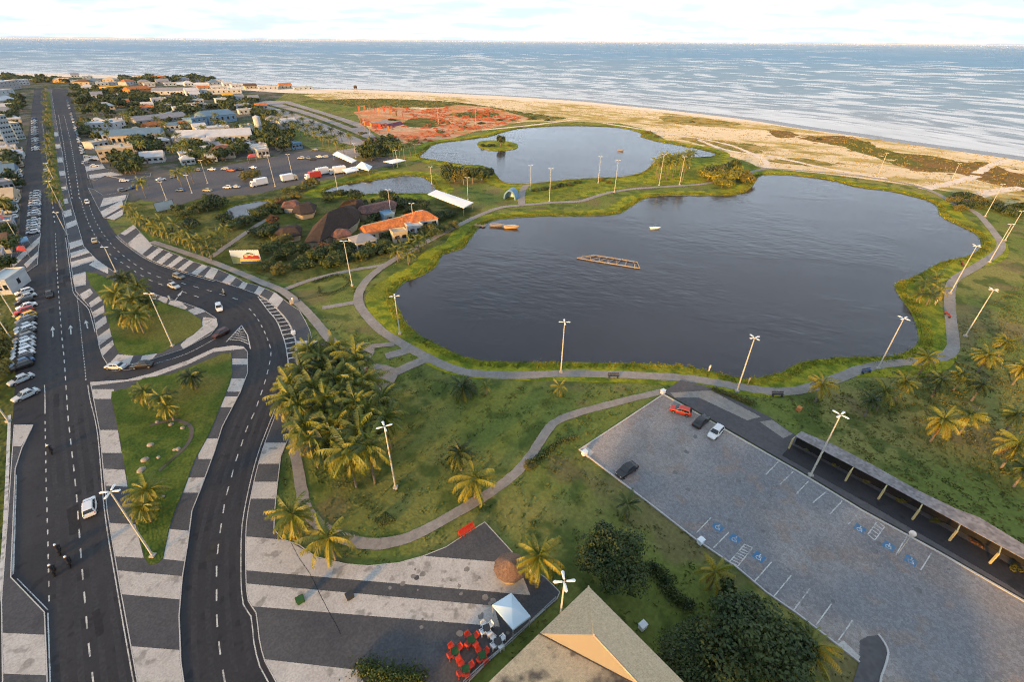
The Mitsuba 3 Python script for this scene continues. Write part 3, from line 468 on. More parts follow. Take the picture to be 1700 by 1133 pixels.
# ---------------------------------------------------------------- plants
def f_leaf(a, b, k=1.0):
    def f(p, n, uv):
        return mix(a, b, smoothstep(0.3, 0.7, fbm(p.x * k, p.y * k, p.z * k, 2))) * (0.75 + 0.5 * noise(p.x * 4 * k, p.y * 4 * k, p.z * 4 * k))
    return f
pmat('leaf_dark', f_leaf((0.020, 0.040, 0.010), (0.050, 0.070, 0.016)), 0.6, 0.3)
pmat('leaf_mid', f_leaf((0.045, 0.070, 0.014), (0.095, 0.105, 0.022), 0.7), 0.6, 0.3)
pmat('leaf_olive', f_leaf((0.085, 0.085, 0.018), (0.17, 0.14, 0.024), 0.6), 0.6, 0.3)
pmat('leaf_gold', f_leaf((0.11, 0.12, 0.015), (0.22, 0.20, 0.02), 0.6), 0.6, 0.3); pmat('leaf_red', f_leaf((0.09, 0.05, 0.02), (0.17, 0.075, 0.03), 0.9), 0.6, 0.3)
pmat('reed', f_leaf((0.10, 0.125, 0.015), (0.24, 0.23, 0.022), 0.35), 0.7, 0.2); mat('dry_grass', (0.30, 0.23, 0.07), 0.8, 0.1)
mat('frond_green', (0.060, 0.082, 0.010), 0.5, 0.4); mat('frond_lime', (0.135, 0.148, 0.012), 0.5, 0.4)
mat('frond_gold', (0.205, 0.18, 0.014), 0.5, 0.4); mat('frond_dry', (0.22, 0.12, 0.025), 0.6, 0.3); mat('frond_deep', (0.022, 0.04, 0.009), 0.5, 0.4)
pmat('trunk', lambda p, n, uv: mix((0.13, 0.105, 0.08), (0.23, 0.20, 0.165), noise(p.x * 2, p.y * 2, p.z * 6)), 0.9, 0.15)
def frond(e0, droop, seed, n=25, twist=0.0):
    """one feather-shaped palm leaf of length 1, growing from the origin towards +x"""
    r = np.random.default_rng(seed); s = np.linspace(0, 1, 9); th = np.radians(e0 - droop * s**1.2)
    P = np.zeros((9, 3)); d = np.diff(s); P[1:, 0] = np.cumsum(np.cos(th[:-1]) * d); P[1:, 2] = np.cumsum(np.sin(th[:-1]) * d); P[:, 1] = 0.10 * s**2 * twist
    w = 0.014 * (1 - 0.8 * s); V = [np.c_[P[:, 0], P[:, 1] - w, P[:, 2]], np.c_[P[:, 0], P[:, 1] + w, P[:, 2]], np.c_[P[:, 0], P[:, 1], P[:, 2] + 1.4 * w]]
    F, m = [], 9
    for a, b in ((0, 1), (1, 2), (2, 0)):
        for i in range(m - 1): F += [[a * m + i, b * m + i, b * m + i + 1], [a * m + i, b * m + i + 1, a * m + i + 1]]
    V = [np.vstack(V)]; c = 27
    for side in (-1, 1):
        for k in range(n):
            t = 0.13 + 0.86 * k / (n - 1); q = np.array([np.interp(t, s, P[:, j]) for j in range(3)]); a = np.radians(e0 - droop * t**1.2)
            tan = np.array([math.cos(a), 0, math.sin(a)]); up = np.array([-math.sin(a), 0, math.cos(a)]); L = 0.215 * math.sin(math.pi * (0.10 + 0.80 * t)) ** 0.7 * r.uniform(.85, 1.12) + 0.03
            dirn = 0.62 * tan + np.array([0, side * r.uniform(.55, .85), 0]) - up * r.uniform(.10, .75) + np.array([0, 0, -0.30]); dirn /= np.linalg.norm(dirn)
            h = tan * 0.018 * 25 / n; mid = q + dirn * L * 0.45
            V.append(np.vstack([q - h, q + h, mid + tan * 0.017 * 25 / n, q + dirn * L])); F += [[c, c + 1, c + 2], [c, c + 2, c + 3]]; c += 4
    return trimesh.Trimesh(np.vstack(V), np.array(F), process=False)
FR = {c: [shape(frond(e, d, i * 7 + j, twist=(-1) ** j)) for j, (e, d) in enumerate(v)] for i, (c, v) in enumerate({'top': [(78, 55), (66, 70)], 'high': [(50, 75), (42, 85)], 'mid': [(22, 75), (15, 85)], 'low': [(-8, 80), (-22, 66)], 'dead': [(-50, 32), (-60, 25)]}.items())}
FMAT = {'top': ['frond_lime', 'frond_green', 'frond_green'], 'high': ['frond_lime', 'frond_green', 'frond_green', 'frond_lime'], 'mid': ['frond_lime', 'frond_green', 'frond_lime'], 'low': ['frond_gold', 'frond_lime', 'frond_lime', 'frond_gold'], 'dead': ['frond_dry', 'frond_gold', 'frond_gold']}
def trunk_mesh(h, lean, seed):
    r = np.random.default_rng(seed); a = r.uniform(0, 6.28); ms = []; prev = None
    for i in range(5):
        t = i / 4; p = np.array([math.cos(a) * lean * t * t * h, math.sin(a) * lean * t * t * h, h * t]); q = 0.20 - 0.07 * t
        if prev is not None: ms.append(cyl(prev[1], q, prev[0], p, 7))
        prev = (p, q)
    return cat_(ms), prev[0]
TRK = [trunk_mesh(1.0, l, i) for i, l in enumerate((0.02, 0.08, 0.14))]
TSH = [shape(t, True) for t, _ in TRK]
def frond_set(r, n, tone):
    out = []
    for k in range(n):
        c = 'top' if k < 3 else 'high' if k < n * .32 else 'mid' if k < n * .58 else 'low' if k < n * .90 else 'dead'
        m = FMAT[c][r.integers(len(FMAT[c]))]
        if tone == 'dark': m = {'frond_gold': 'frond_green', 'frond_lime': 'frond_green', 'frond_green': 'frond_deep', 'frond_dry': 'frond_gold'}.get(m, m)
        if tone == 'gold': m = {'frond_green': 'frond_lime', 'frond_lime': 'frond_gold'}.get(m, m) if r.random() < .75 else m
        out.append((c, int(r.integers(2)), m, k * 137.5 + r.uniform(-14, 14), r.uniform(.82, 1.12)))
    return out
def palm(x, y, h, label, group=None, s=3.4, tone='mid', n=38, cat='palm'):
    """near palm: every leaf is a part. (x, y): pixel of the crown's heart, h: its height"""
    r = np.random.default_rng(int(x * 31 + y * 7)); t = thing('palm_tree', label, cat, group); c = G(x, y, h); s *= 1.1
    j = r.integers(3); tm = TRK[j][0]
    off = np.array([tm.vertices[-1][0], tm.vertices[-1][1]])
    part(t, 'trunk', TSH[j], 'trunk', place(c[0] - off[0], c[1] - off[1], 0, 0, (1.0, 1.0, h)))
    for cl, j, fm, az, sc in frond_set(r, n, tone): part(t, 'frond', FR[cl][j], fm, place(c[0], c[1], h - 0.1, az, s * sc, r.uniform(-9, 9), r.uniform(-22, 22)))
    return t
def crown_mesh(seed, n, tone):
    r = np.random.default_rng(seed); ms = {}
    for k in range(n):
        c = 'top' if k < 2 else 'high' if k < n * .4 else 'mid' if k < n * .7 else 'low'
        f = frond({'top': 74, 'high': 46, 'mid': 18, 'low': -18}[c], 75, seed * 50 + k, n=8); f.apply_transform(trimesh.transformations.rotation_matrix(math.radians(k * 137.5 + r.uniform(-12, 12)), [0, 0, 1])); f.vertices *= r.uniform(.85, 1.1)
        ms.setdefault('low' if c == 'low' else 'up', []).append(f)
    return shape(cat_(ms['up'])), shape(cat_(ms['low']))
PC = [crown_mesh(i, 22, 0) for i in range(3)]
def far_palm(x, y, h, label, group, s=3.4, tones=('frond_lime', 'frond_gold')):
    """(x, y): pixel of the trunk's foot"""
    r = np.random.default_rng(int(x * 31 + y * 17)); t = thing('palm_tree', label, 'palm', group); c = G(x, y); i = r.integers(3); j = r.integers(3)
    o = TRK[j][0].vertices[-1]; az = r.uniform(0, 360)
    part(t, 'trunk', TSH[0], 'trunk', place(c[0], c[1], 0, 0, (1.0, 1.0, h)))
    part(t, 'crown', PC[i][0], tones[0], place(c[0] + .02, c[1], h, az, s)); part(t, 'crown', PC[i][1], tones[1], place(c[0] + .02, c[1], h, az, s))
    return t
def foliage(seed, n, leaf, clumps, flatz=0.75):
    """leaves spread over clumps in a unit crown, base at z = 0"""
    r = np.random.default_rng(seed); C = r.normal(size=(clumps, 3)); C /= np.linalg.norm(C, axis=1, keepdims=True); C *= r.uniform(.25, .78, (clumps, 1)); C[:, 2] = np.abs(C[:, 2]) * flatz + 0.28
    R = r.uniform(.22, .42, clumps); k = r.integers(0, clumps, n); d = r.normal(size=(n, 3)); d /= np.linalg.norm(d, axis=1, keepdims=True)
    P = C[k] + d * (R[k] * r.uniform(.6, 1.05, n))[:, None] * [1, 1, .8]; P[:, 2] = np.maximum(P[:, 2], 0.03)
    nrm = d + r.normal(size=(n, 3)) * .6 + [0, 0, .4]; nrm /= np.linalg.norm(nrm, axis=1, keepdims=True); a = np.cross(nrm, r.normal(size=(n, 3))); a /= np.linalg.norm(a, axis=1, keepdims=True); b = np.cross(nrm, a)
    l = leaf * r.uniform(.6, 1.3, (n, 1)); V = np.stack([P - a * l, P - b * l * .55 + nrm * l * .1, P + a * l, P + b * l * .55], 1).reshape(-1, 3); i = np.arange(n) * 4
    return trimesh.Trimesh(V, np.vstack([np.c_[i, i + 1, i + 2], np.c_[i, i + 2, i + 3]]), process=False)
FOL = {'far': [shape(foliage(i, 420, .15, 9)) for i in range(4)], 'mid': [shape(foliage(10 + i, 1500, .085, 14)) for i in range(4)], 'near': [shape(foliage(20 + i, 9000, .036, 34)) for i in range(2)], 'shrub': [shape(foliage(30 + i, 700, .11, 8, .5)) for i in range(3)]}
def tree_trunk():
    ms = [cyl(.055, .035, (0, 0, 0), (.01, 0, .5), 7)]
    for a in (0.3, 2.2, 4.1, 5.4): ms.append(cyl(.03, .012, (.01, 0, .38), (.42 * math.cos(a), .42 * math.sin(a), .9), 5))
    return shape(cat_(ms))
TT = tree_trunk()
def tree(x, y, rad, label, group=None, lod='mid', m='leaf_dark', base='tree', cat='tree', hz=1.25, lift=0.45, s2=1.0):
    """(x, y): pixel of the foot; rad: crown radius in metres"""
    r = np.random.default_rng(int(x * 13 + y * 29)); c = G(x, y); t = thing(base, label, cat, group); az = r.uniform(0, 360); rad *= 1.35 if lod == 'mid' else 1.0
    part(t, 'trunk', TT, 'trunk', place(c[0], c[1], 0, az, rad * hz))
    part(t, 'crown', FOL[lod][r.integers(len(FOL[lod]))], m, place(c[0], c[1], rad * lift, az, (rad * s2, rad, rad * hz)))
    return t
def shrub(x, y, rad, label, group=None, m='leaf_mid', hz=0.8, sx=1.0, rz=None, cat='shrub', base='shrub', lod='shrub'):
    r = np.random.default_rng(int(x * 13 + y * 29)); c = G(x, y)
    return solo(base, FOL[lod][r.integers(len(FOL[lod]))], m, label, cat, group, None, place(c[0], c[1], -0.08 * rad, r.uniform(0, 360) if rz is None else rz, (rad * sx, rad, rad * hz)))
ORD = 'first second third fourth fifth sixth seventh eighth ninth tenth eleventh twelfth thirteenth fourteenth fifteenth sixteenth seventeenth eighteenth nineteenth twentieth'.split()
def nth(i): return ORD[i] if i < 20 else f'{["twenty", "thirty", "forty", "fifty", "sixty"][i // 10 - 2 if i % 10 != 9 else (i + 1) // 10 - 2]}-{ORD[i % 10]}' if i % 10 != 9 else {29: 'thirtieth', 39: 'fortieth', 49: 'fiftieth', 59: 'sixtieth'}[i]
# palm clump beside the bend: counted from the top of the clump down
CL = [(512,580),(552,578),(588,592),(500,612),(536,612),(572,622),(482,640),(520,644),(606,632),(558,655),(495,674),(536,680),(590,668),(634,662),(620,690),(505,706),(560,708),(596,716),(640,694),(540,738),(578,752),(514,728),(610,742),(530,592),(570,598),(554,632),(586,642),(540,662),(574,686),(520,690),(608,682),(550,722),(484,660)]
for i, (x, y) in enumerate(CL): palm(x, y, [7.5, 6.6, 8.0, 7.0, 6.2][i % 5], f'{nth(i)} palm from the top of the dense clump beside the road bend', 'palms in the clump beside the road bend', 3.5 + 0.3 * (i % 3), ['mid', 'gold', 'mid', 'mid', 'dark'][i % 5])
palm(486, 855, 5.0, 'coconut palm at the edge of the striped plaza, left of a larger golden one', None, 3.2, 'gold'); palm(545, 893, 5.0, 'large golden coconut palm overhanging the striped plaza beside the curved path', None, 3.7, 'gold', 24)
palm(787, 795, 4.2, 'golden palm on the lawn beside the winding path', None, 3.6, 'gold', 24); palm(764, 752, 4.0, 'dark green palm standing behind a golden palm on the lawn', None, 2.6, 'dark'); palm(768, 642, 3.6, 'bushy dark palm on the lawn just below the lake path', None, 3.2, 'dark', 24)
palm(806, 640, 2.2, 'small orange tinged palm right of the bushy palm below the lake path', None, 1.7, 'gold', 14); palm(929, 642, 1.8, 'young low palm below the lake path at the foot of a lamp', None, 2.1, 'gold', 16)
palm(895, 925, 6.0, 'golden palm beside the thatched hut by the plaza', None, 3.2, 'gold'); palm(1042, 838, 2.5, 'low dark palm on the lawn near the black car', None, 2.3, 'dark', 16); palm(1188, 950, 3.5, 'round golden palm on the lawn by the accessible parking bays', None, 2.5, 'gold', 24); palm(1346, 1072, 4.0, 'golden palm at the lower corner of the cobbled car park', None, 2.9, 'gold')
for i, (x, y, h, s, tn) in enumerate([(1366,638,4.5,3.4,'gold'),(1470,650,4.5,3.6,'mid'),(1502,634,4.5,3.2,'mid'),(1540,594,4.5,3.2,'mid'),(1562,632,4.0,3.2,'dark'),(1598,622,4.0,3.0,'mid'),(1566,698,5.0,3.8,'gold'),(1612,690,4.5,3.0,'mid'),(1640,590,4.5,3.6,'gold'),(1672,568,4.5,3.2,'gold'),(1692,738,5.5,4.0,'gold'),(1690,688,5.0,3.2,'mid'),(1630,640,4,2.8,'dark'),(1700,610,4.5,3.0,'gold'),(1448,665,4,2.6,'dark'),(1706,780,4,3,'dark')]):
    palm(x, y, h, f'{nth(i)} palm from the left in the loose grove right of the cobbled lot', 'palms in the grove on the right lawn', s * .82, tn)
for i, (x, y, h, s, tn) in enumerate([(1536,470,3,2.8,'mid'),(1556,462,3.5,3.0,'gold'),(1546,490,3,2.6,'dark'),(1562,482,3,2.6,'gold'),(1528,488,2.5,2.2,'mid')]): palm(x, y, h, f'{nth(i)} palm of the thicket on the spit beside the lake path', 'palms of the thicket on the lake spit', s, tn, 16)
for i, (x, y, h) in enumerate([(203,462,6),(228,476,6.5),(192,488,5.5),(218,498,6),(236,500,5),(206,520,5.5),(226,524,5)]): palm(x, y, h, f'{nth(i)} palm, top down, of the dark clump on the rounded traffic island', 'palms on the rounded traffic island', 3.3, ['dark', 'mid', 'gold', 'mid'][i % 4])
for i, (x, y, h, s, tn) in enumerate([(237,650,4,2.5,'mid'),(268,660,4,2.6,'mid'),(277,676,3.5,2.2,'gold'),(316,625,3.5,2.6,'dark'),(244,815,4.5,2.7,'gold'),(236,842,3.5,2.2,'gold')]): palm(x, y, h, ['leftmost palm of three near the top of the triangular island', 'middle palm of three near the top of the triangular island', 'golden palm below two others near the top of the triangular island', 'dark palm at the upper right of the triangular island', 'golden palm above the stones on the triangular island', 'lowest palm on the triangular island near its point'][i], None, s, tn)
# row of palms along the park's edge beside the striped pavement
for i, (x, y) in enumerate([(212,355),(222,366),(232,374),(243,382),(254,385),(264,392),(275,396),(286,398),(298,402),(308,408),(318,412),(330,416),(340,412),(351,408),(362,402),(345,424),(372,392),(268,378),(290,384),(315,394)]): palm(x, y - 12, 4.5, f'{nth(i)} palm from the far end of the row along the striped pavement', 'palms along the striped pavement', 3.0, ['gold', 'mid', 'gold', 'dark'][i % 4], 14)
for i, (x, y) in enumerate([(668,424),(682,420),(694,414),(704,408),(676,434),(658,430)]): palm(x, y - 14, 4, f'{nth(i)} palm of the cluster right of the white cottage by the lake', 'palms beside the cottage by the lake', 2.9, 'mid', 14)
for i, (x, y) in enumerate([(243,330),(303,312),(322,306)]): far_palm(x, y, 7, ['palm at the left end of the old car park', 'palm by the side street, left of another', 'palm by the side street, right of another'][i], None, 3.6)
for i, t in enumerate(np.linspace(0, 1, 26)):
    x, y = np.interp(t, [0, .12, .3, .55, 1], [106, 100, 94, 88, 79]), np.interp(t, [0, .12, .3, .55, 1], [352, 325, 280, 225, 155]); far_palm(x + (i % 2) * 3 - 2, y, 6 + i % 3, f'{nth(i)} palm from the near end of the narrow median strip', 'palms along the median strip', 3.2, [('frond_lime', 'frond_gold'), ('frond_green', 'frond_gold')][i % 2])
fp = [(x, 190 + (x - 430) * .42 + j) for j, xs in ((0, range(432, 560, 9)), (9, range(440, 575, 12)), (-12, range(470, 590, 16))) for x in xs]
fp.sort()
for i, (x, y) in enumerate(fp): far_palm(x + (i * 7 % 3), y + (i * 5 % 4), 5 + i % 4, f'{nth(i)} small palm from the left in the rows beside the gravel avenue', 'palms beside the gravel avenue', 3.0, [('frond_green', 'frond_lime'), ('frond_lime', 'frond_gold'), ('frond_deep', 'frond_green')][i % 3])
for i, (x, y) in enumerate([(1088,298),(1092,302),(1098,288),(1102,296),(1106,300),(1110,290),(1116,296),(1121,288),(1128,293),(1133,300),(1137,286),(1142,282)]): far_palm(x, y, 9, f'{nth(i)} tall palm from the left on the neck between the two lakes', 'tall palms between the two lakes', 3.9)
for i, (x, y) in enumerate([(648,262),(655,268),(664,262),(672,268),(682,263),(690,258)]): far_palm(x, y, 8, f'{nth(i)} palm, left to right, at the left tip of the far lake', 'palms at the tip of the far lake', 3.0, ('frond_green', 'frond_lime'))

tree(1008, 962, 5.6, 'big dark broadleaf tree behind the tan roof', None, 'near', 'leaf_dark', hz=1.0); tree(1228, 1112, 7.2, 'very large dark tree at the bottom edge right of the tan roof', None, 'near', 'leaf_dark', hz=0.85); tree(1148, 1125, 5.0, 'dark tree hugging the right side of the tan roof', None, 'near', 'leaf_dark', hz=0.7); tree(1212, 1022, 2.6, 'small dark rounded tree above the very large tree', None, 'mid', 'leaf_dark')
def hedge(px, w, h, label, m='leaf_dark', n=2600, base='hedge'):
    L = line(px, True, .5); r = np.random.default_rng(5); s = r.uniform(0, L.length, n); c = np.array([L.interpolate(v).coords[0] for v in s]); a = r.uniform(0, np.pi, n)
    P = np.c_[c + (np.cos(a) * w / 2)[:, None] * r.normal(size=(n, 2)) * .75, np.maximum(0.05, np.abs(np.sin(a)) * h * r.uniform(.7, 1.05, n))]; d = r.normal(size=(n, 3)) + [0, 0, .8]; d /= np.linalg.norm(d, axis=1, keepdims=True); u = np.cross(d, r.normal(size=(n, 3))); u /= np.linalg.norm(u, axis=1, keepdims=True); v = np.cross(d, u); l = .16
    V = np.stack([P - u * l, P - v * l * .6, P + u * l, P + v * l * .6], 1).reshape(-1, 3); i = np.arange(n) * 4
    solo(base, shape(trimesh.Trimesh(V, np.vstack([np.c_[i, i + 1, i + 2], np.c_[i, i + 2, i + 3]]), process=False)), m, label, 'hedge')
hedge([(1080,945),(1098,960),(1112,985),(1130,1003),(1146,1010)], 1.6, 1.3, 'curved dark clipped hedge on the lawn below the car park'); hedge([(600,1112),(630,1122),(665,1130),(700,1128)], 2.2, 1.0, 'green hedge at the bottom edge of the plaza', 'leaf_mid', 3200)
hedge([(880,770),(905,755),(930,735),(958,728)], 1.4, 0.6, 'low weedy hedge along the path left of the cobbled car park', 'leaf_mid', 1200); hedge([(1182,648),(1215,660),(1250,672)], 1.6, 0.7, 'low shrubby hedge between the lake path and the walkway', 'leaf_mid', 1600); hedge([(520,470),(560,458),(580,470),(560,485),(535,490),(530,478)], 1.2, .7, 'ring shaped hedge on the lawn left of the lake path', 'leaf_dark', 1200)
i = 0
for x, y, rd, m in [(420,300,4,'leaf_olive'),(522,312,3.4,'leaf_olive'),(505,318,2.6,'leaf_mid'),(356,345,4.2,'leaf_dark'),(345,352,3.5,'leaf_dark'),(372,372,3,'leaf_dark'),(330,352,3,'leaf_mid'),(310,362,2.6,'leaf_mid'),(296,352,2.4,'leaf_mid'),(318,378,2.6,'leaf_dark'),(385,382,2.6,'leaf_mid'),(410,375,3,'leaf_dark'),(430,362,3,'leaf_mid'),(450,352,2.8,'leaf_olive'),(468,345,2.6,'leaf_red'),(455,372,2.4,'leaf_red'),(448,395,3.4,'leaf_dark'),(470,408,3,'leaf_olive'),(452,420,3,'leaf_mid'),(478,432,3,'leaf_dark'),(500,425,3,'leaf_dark'),(520,435,3,'leaf_mid'),(545,428,3.2,'leaf_dark'),(560,440,2.6,'leaf_dark'),(538,418,2.4,'leaf_red'),(580,428,2.6,'leaf_dark'),(600,432,2.4,'leaf_mid'),(620,424,2.4,'leaf_mid'),(640,415,2.4,'leaf_mid'),(592,415,2.2,'leaf_dark'),(470,455,2.6,'leaf_olive'),(445,447,2.4,'leaf_mid'),(600,347,3,'leaf_dark'),(628,345,3,'leaf_mid'),(655,342,3.4,'leaf_dark'),(640,335,3.6,'leaf_dark'),(672,345,3,'leaf_dark'),(610,357,2.4,'leaf_mid'),(632,362,2.6,'leaf_mid'),(700,350,2.6,'leaf_dark'),(735,365,2.8,'leaf_dark'),(748,360,2.4,'leaf_dark'),(722,392,2.4,'leaf_mid'),(738,385,2.2,'leaf_mid'),(755,380,2.2,'leaf_olive'),(567,330,3,'leaf_dark'),(590,330,3,'leaf_dark'),(545,335,2.4,'leaf_mid'),(495,330,2.2,'leaf_olive'),(480,322,2.4,'leaf_mid')]:
    tree(x, y, rd, f'{nth(i)} {"dark" if m == "leaf_dark" else "reddish" if m == "leaf_red" else "olive" if m == "leaf_olive" else "green"} tree from the left pond in the garden of the thatched restaurant', 'trees in the restaurant garden', 'mid', m, hz=0.95, lift=.15); i += 1
for i, (x, y, rd, m) in enumerate([(755,302,4.5,'leaf_dark'),(770,306,4.2,'leaf_olive'),(785,304,4.5,'leaf_mid'),(800,300,4,'leaf_mid'),(812,296,3,'leaf_dark'),(745,292,3.6,'leaf_mid')]): tree(x, y, rd, f'{nth(i)} tree, left to right, of the grove on the shore of the far lake', 'trees on the shore of the far lake', 'mid', m, lift=.2)
for i, (x, y, rd, m) in enumerate([(1175,300,4.8,'leaf_gold'),(1190,294,5.4,'leaf_mid'),(1205,303,5.4,'leaf_gold'),(1222,298,5.2,'leaf_gold'),(1237,303,4.6,'leaf_olive'),(1198,312,4.0,'leaf_gold'),(1215,283,4.4,'leaf_mid')]): tree(x, y, rd, f'{nth(i)} bush of the olive thicket on the tongue of land above the big lake', 'thicket above the big lake', 'mid', m, lift=.1, hz=.9)
for i, (x, y, rd, m) in enumerate([(1585,338,3,'leaf_olive'),(1600,332,3.4,'leaf_dark'),(1618,336,3.2,'leaf_olive'),(1605,348,3,'leaf_dark'),(1628,346,2.8,'leaf_mid'),(1592,350,2.4,'leaf_olive'),(1660,352,3,'leaf_dark'),(1678,358,3.2,'leaf_mid'),(1695,352,3.4,'leaf_dark'),(1650,340,2.4,'leaf_mid')]): tree(x, y, rd, f'{nth(i)} bush of the thicket at the right end of the big lake', 'thicket at the right end of the lake', 'mid', m, lift=.08, hz=.8)
for i, (x, y, rd, m) in enumerate([(890,318,2.6,'leaf_mid'),(903,316,2.8,'leaf_dark'),(918,314,2.8,'leaf_mid'),(932,310,3,'leaf_dark'),(945,308,3,'leaf_mid'),(960,305,2.6,'leaf_mid'),(1010,304,2.4,'leaf_olive'),(1000,300,2.4,'leaf_olive'),(1078,222,4,'leaf_olive'),(1092,228,3,'leaf_olive'),(802,243,3,'leaf_dark'),(812,244,3,'leaf_dark'),(820,243,2.6,'leaf_mid'),(845,243,2.2,'leaf_olive')]):
    shrub(x, y, rd, f'{nth(i)} low {"dark " if m == "leaf_dark" else ""}shrub, left to right, on the banks of the far lake' if i < 10 else f'{nth(i - 10)} low shrub, left to right, on the islet in the far lake', 'shrubs on the far lake' if i < 10 else 'shrubs on the islet', m)
shrub(770, 652, 2.6, 'rounded dark bush beside a palm below the lake path', None, 'leaf_mid', 1.0, lod='mid'); shrub(764, 762, 2.4, 'rounded dark bush behind the golden palm on the lawn', None, 'leaf_dark', 1.1, lod='mid'); shrub(640, 862, 1.6, 'low bush inside the curve of the winding path', None, 'leaf_mid', .6, lod='mid'); shrub(880, 775, 1.3, 'small bush touching the winding path near the lot corner', None, 'leaf_olive', .7, lod='mid')
tree(831, 243, 2.4, 'slender dark tree standing on the islet', None, 'mid', 'leaf_dark', hz=2.2)
for i, (x, y, rd) in enumerate([(1440,238,5),(1360,232,4),(1300,221,3),(1150,203,4),(880,196,6),(910,200,5),(850,200,5),(800,206,6),(770,212,6),(828,200,5),(730,220,6),(650,200,7),(600,222,6),(615,232,6),(660,245,5)]): shrub(x, y, rd * .8, f'{nth(i)} bush from the right among the dunes and the orange field', 'bushes among the dunes', 'leaf_dark' if i % 2 else 'leaf_olive', 0.5)
# trees of the town and of the left edge
TREG = [([(125,175),(210,165),(215,190),(140,200)], 18, 'leaf_dark', 4.5), ([(215,165),(330,160),(335,195),(225,198)], 34, 'leaf_dark', 5), ([(335,160),(420,165),(470,200),(400,190),(340,180)], 26, 'leaf_mid', 4.5), ([(120,142),(260,160),(250,168),(125,162)], 26, 'leaf_mid', 5), ([(190,268),(232,272),(225,295),(190,290)], 12, 'leaf_dark', 3.4), ([(225,240),(272,244),(268,258),(225,256)], 12, 'leaf_dark', 3.4), ([(300,248),(420,242),(410,268),(320,272)], 22, 'leaf_mid', 3.2), ([(430,205),(500,235),(470,256),(420,240)], 18, 'leaf_mid', 3.6), ([(200,130),(360,130),(355,137),(200,138)], 40, 'leaf_dark', 6), ([(0,128),(120,133),(118,140),(0,140)], 16, 'leaf_olive', 6), ([(20,165),(42,165),(35,240),(20,240)], 16, 'leaf_dark', 4), ([(15,255),(34,255),(30,360),(15,360)], 12, 'leaf_dark', 3), ([(140,208),(175,225),(172,240),(142,230)], 8, 'leaf_dark', 3), ([(-40,545),(18,545),(12,680),(-40,680)], 9, 'leaf_olive', 1.8), ([(0,385),(28,385),(24,450),(0,450)], 6, 'leaf_dark', 2.4), ([(600,255),(660,240),(650,265),(610,270)], 10, 'leaf_mid', 4)]
TREES = []; FARB = []; FARBELT = ('in the belt behind the grey roofs', 'in the belt right of the blue hall', 'below the yellow houses', 'on the far shore of the town', 'at the far end of the avenue')
names = ['left of the white house', 'in the belt behind the grey roofs', 'in the belt right of the blue hall', 'below the yellow houses', 'in front of the beige house', 'behind the small white house', 'along the old car park', 'left of the gravel avenue', 'on the far shore of the town', 'at the far end of the avenue', 'beside the tall stepped block', 'left of the avenue among the roofs', 'behind the inner row of cars', 'on the left verge below the parked cars', 'beside the red tent at the left edge', 'left of the far lake']
for (px, n, m, rd), nm in zip(TREG, names):
    g = area(px); b = g.bounds; r = np.random.default_rng(n + 100 + int(px[0][0])); n = min(60, int(n * 1.5)); Q = np.c_[r.uniform(b[0], b[2], 60 * n), r.uniform(b[1], b[3], 60 * n)]; Q = Q[shapely.contains_xy(g, Q[:, 0], Q[:, 1])][:n]; Q = Q[np.argsort(Q[:, 0] / np.maximum(Q[:, 1] * .85 + 40, 1))]
    if nm in FARBELT:
        FARB += [(*P, rd * r.uniform(1.0, 1.6)) for P in Q]; continue
    for k, P in enumerate(Q):
        t = thing('tree', f'{nth(k)} small tree from the left {nm}', 'tree', 'trees ' + nm); az = r.uniform(0, 360); q = rd * r.uniform(1.1, 1.75)
        part(t, 'trunk', TT, 'trunk', place(P[0], P[1], 0, az, q)); part(t, 'crown', FOL['far'][r.integers(4)], m if r.random() < .7 else ('leaf_mid' if m == 'leaf_dark' else 'leaf_dark'), place(P[0], P[1], q * .3, az, (q, q, q * 1.1)))
        TREES.append((P[0], P[1], q))
_f = foliage(3, 300, .17, 8); r = np.random.default_rng(8)
for m, q in (('leaf_dark', FARB[::2]), ('leaf_mid', FARB[1::2])): solo('far_trees', shape(cat_([trimesh.Trimesh(_f.vertices * [d, d, d * r.uniform(.9, 1.3)] @ trimesh.transformations.rotation_matrix(r.uniform(0, 6.28), [0, 0, 1])[:3, :3] + [x, y, 0], _f.faces, process=False) for x, y, d in q])), m, 'mass of dark trees in the belts far behind the town roofs' if m == 'leaf_dark' else 'mass of greener trees in the belts far behind the town roofs', 'trees', None, 'stuff')
# tufts and weeds nobody could count
def tufts(region, n, h, seed, m, name, label, w=.12, blades=5):
    r = np.random.default_rng(seed); b = region.bounds; prep = shapely.prepared.prep(region) if hasattr(shapely, 'prepared') else None; P = []
    while len(P) < n:
        Q = np.c_[r.uniform(b[0], b[2], 4 * n), r.uniform(b[1], b[3], 4 * n)]; ok = shapely.contains_xy(region, Q[:, 0], Q[:, 1]); P += list(Q[ok])
    P = np.repeat(np.array(P[:n]), blades, 0); N = len(P); P = P + r.normal(size=(N, 2)) * w * 2; a = r.uniform(0, 6.28, N); hh = h * r.uniform(.5, 1.3, N); d = np.c_[np.cos(a), np.sin(a)] * w; l = r.normal(size=(N, 2)) * h * .35
    V = np.stack([np.c_[P - d, np.zeros(N)], np.c_[P + d, np.zeros(N)], np.c_[P + l, hh]], 1).reshape(-1, 3)
    k = solo(name, shape(trimesh.Trimesh(V, np.arange(3 * N).reshape(-1, 3), process=False)), m, label, name.replace('_', ' '), None, 'stuff')
hard = unary_union([ASPH, LOT, WALK2, WALK, MEDIAN, ISLE2, SIDE_L, LAKES] + PTH)
tufts(LAKES.buffer(2.6).difference(unary_union([q.buffer(.3) for q in (LAKE, LAKE2, LAKE3, LAKE4)])), 15000, .30, 1, 'reed', 'reed_tufts', 'yellow green reed tufts fringing the lakes', .16, 4)
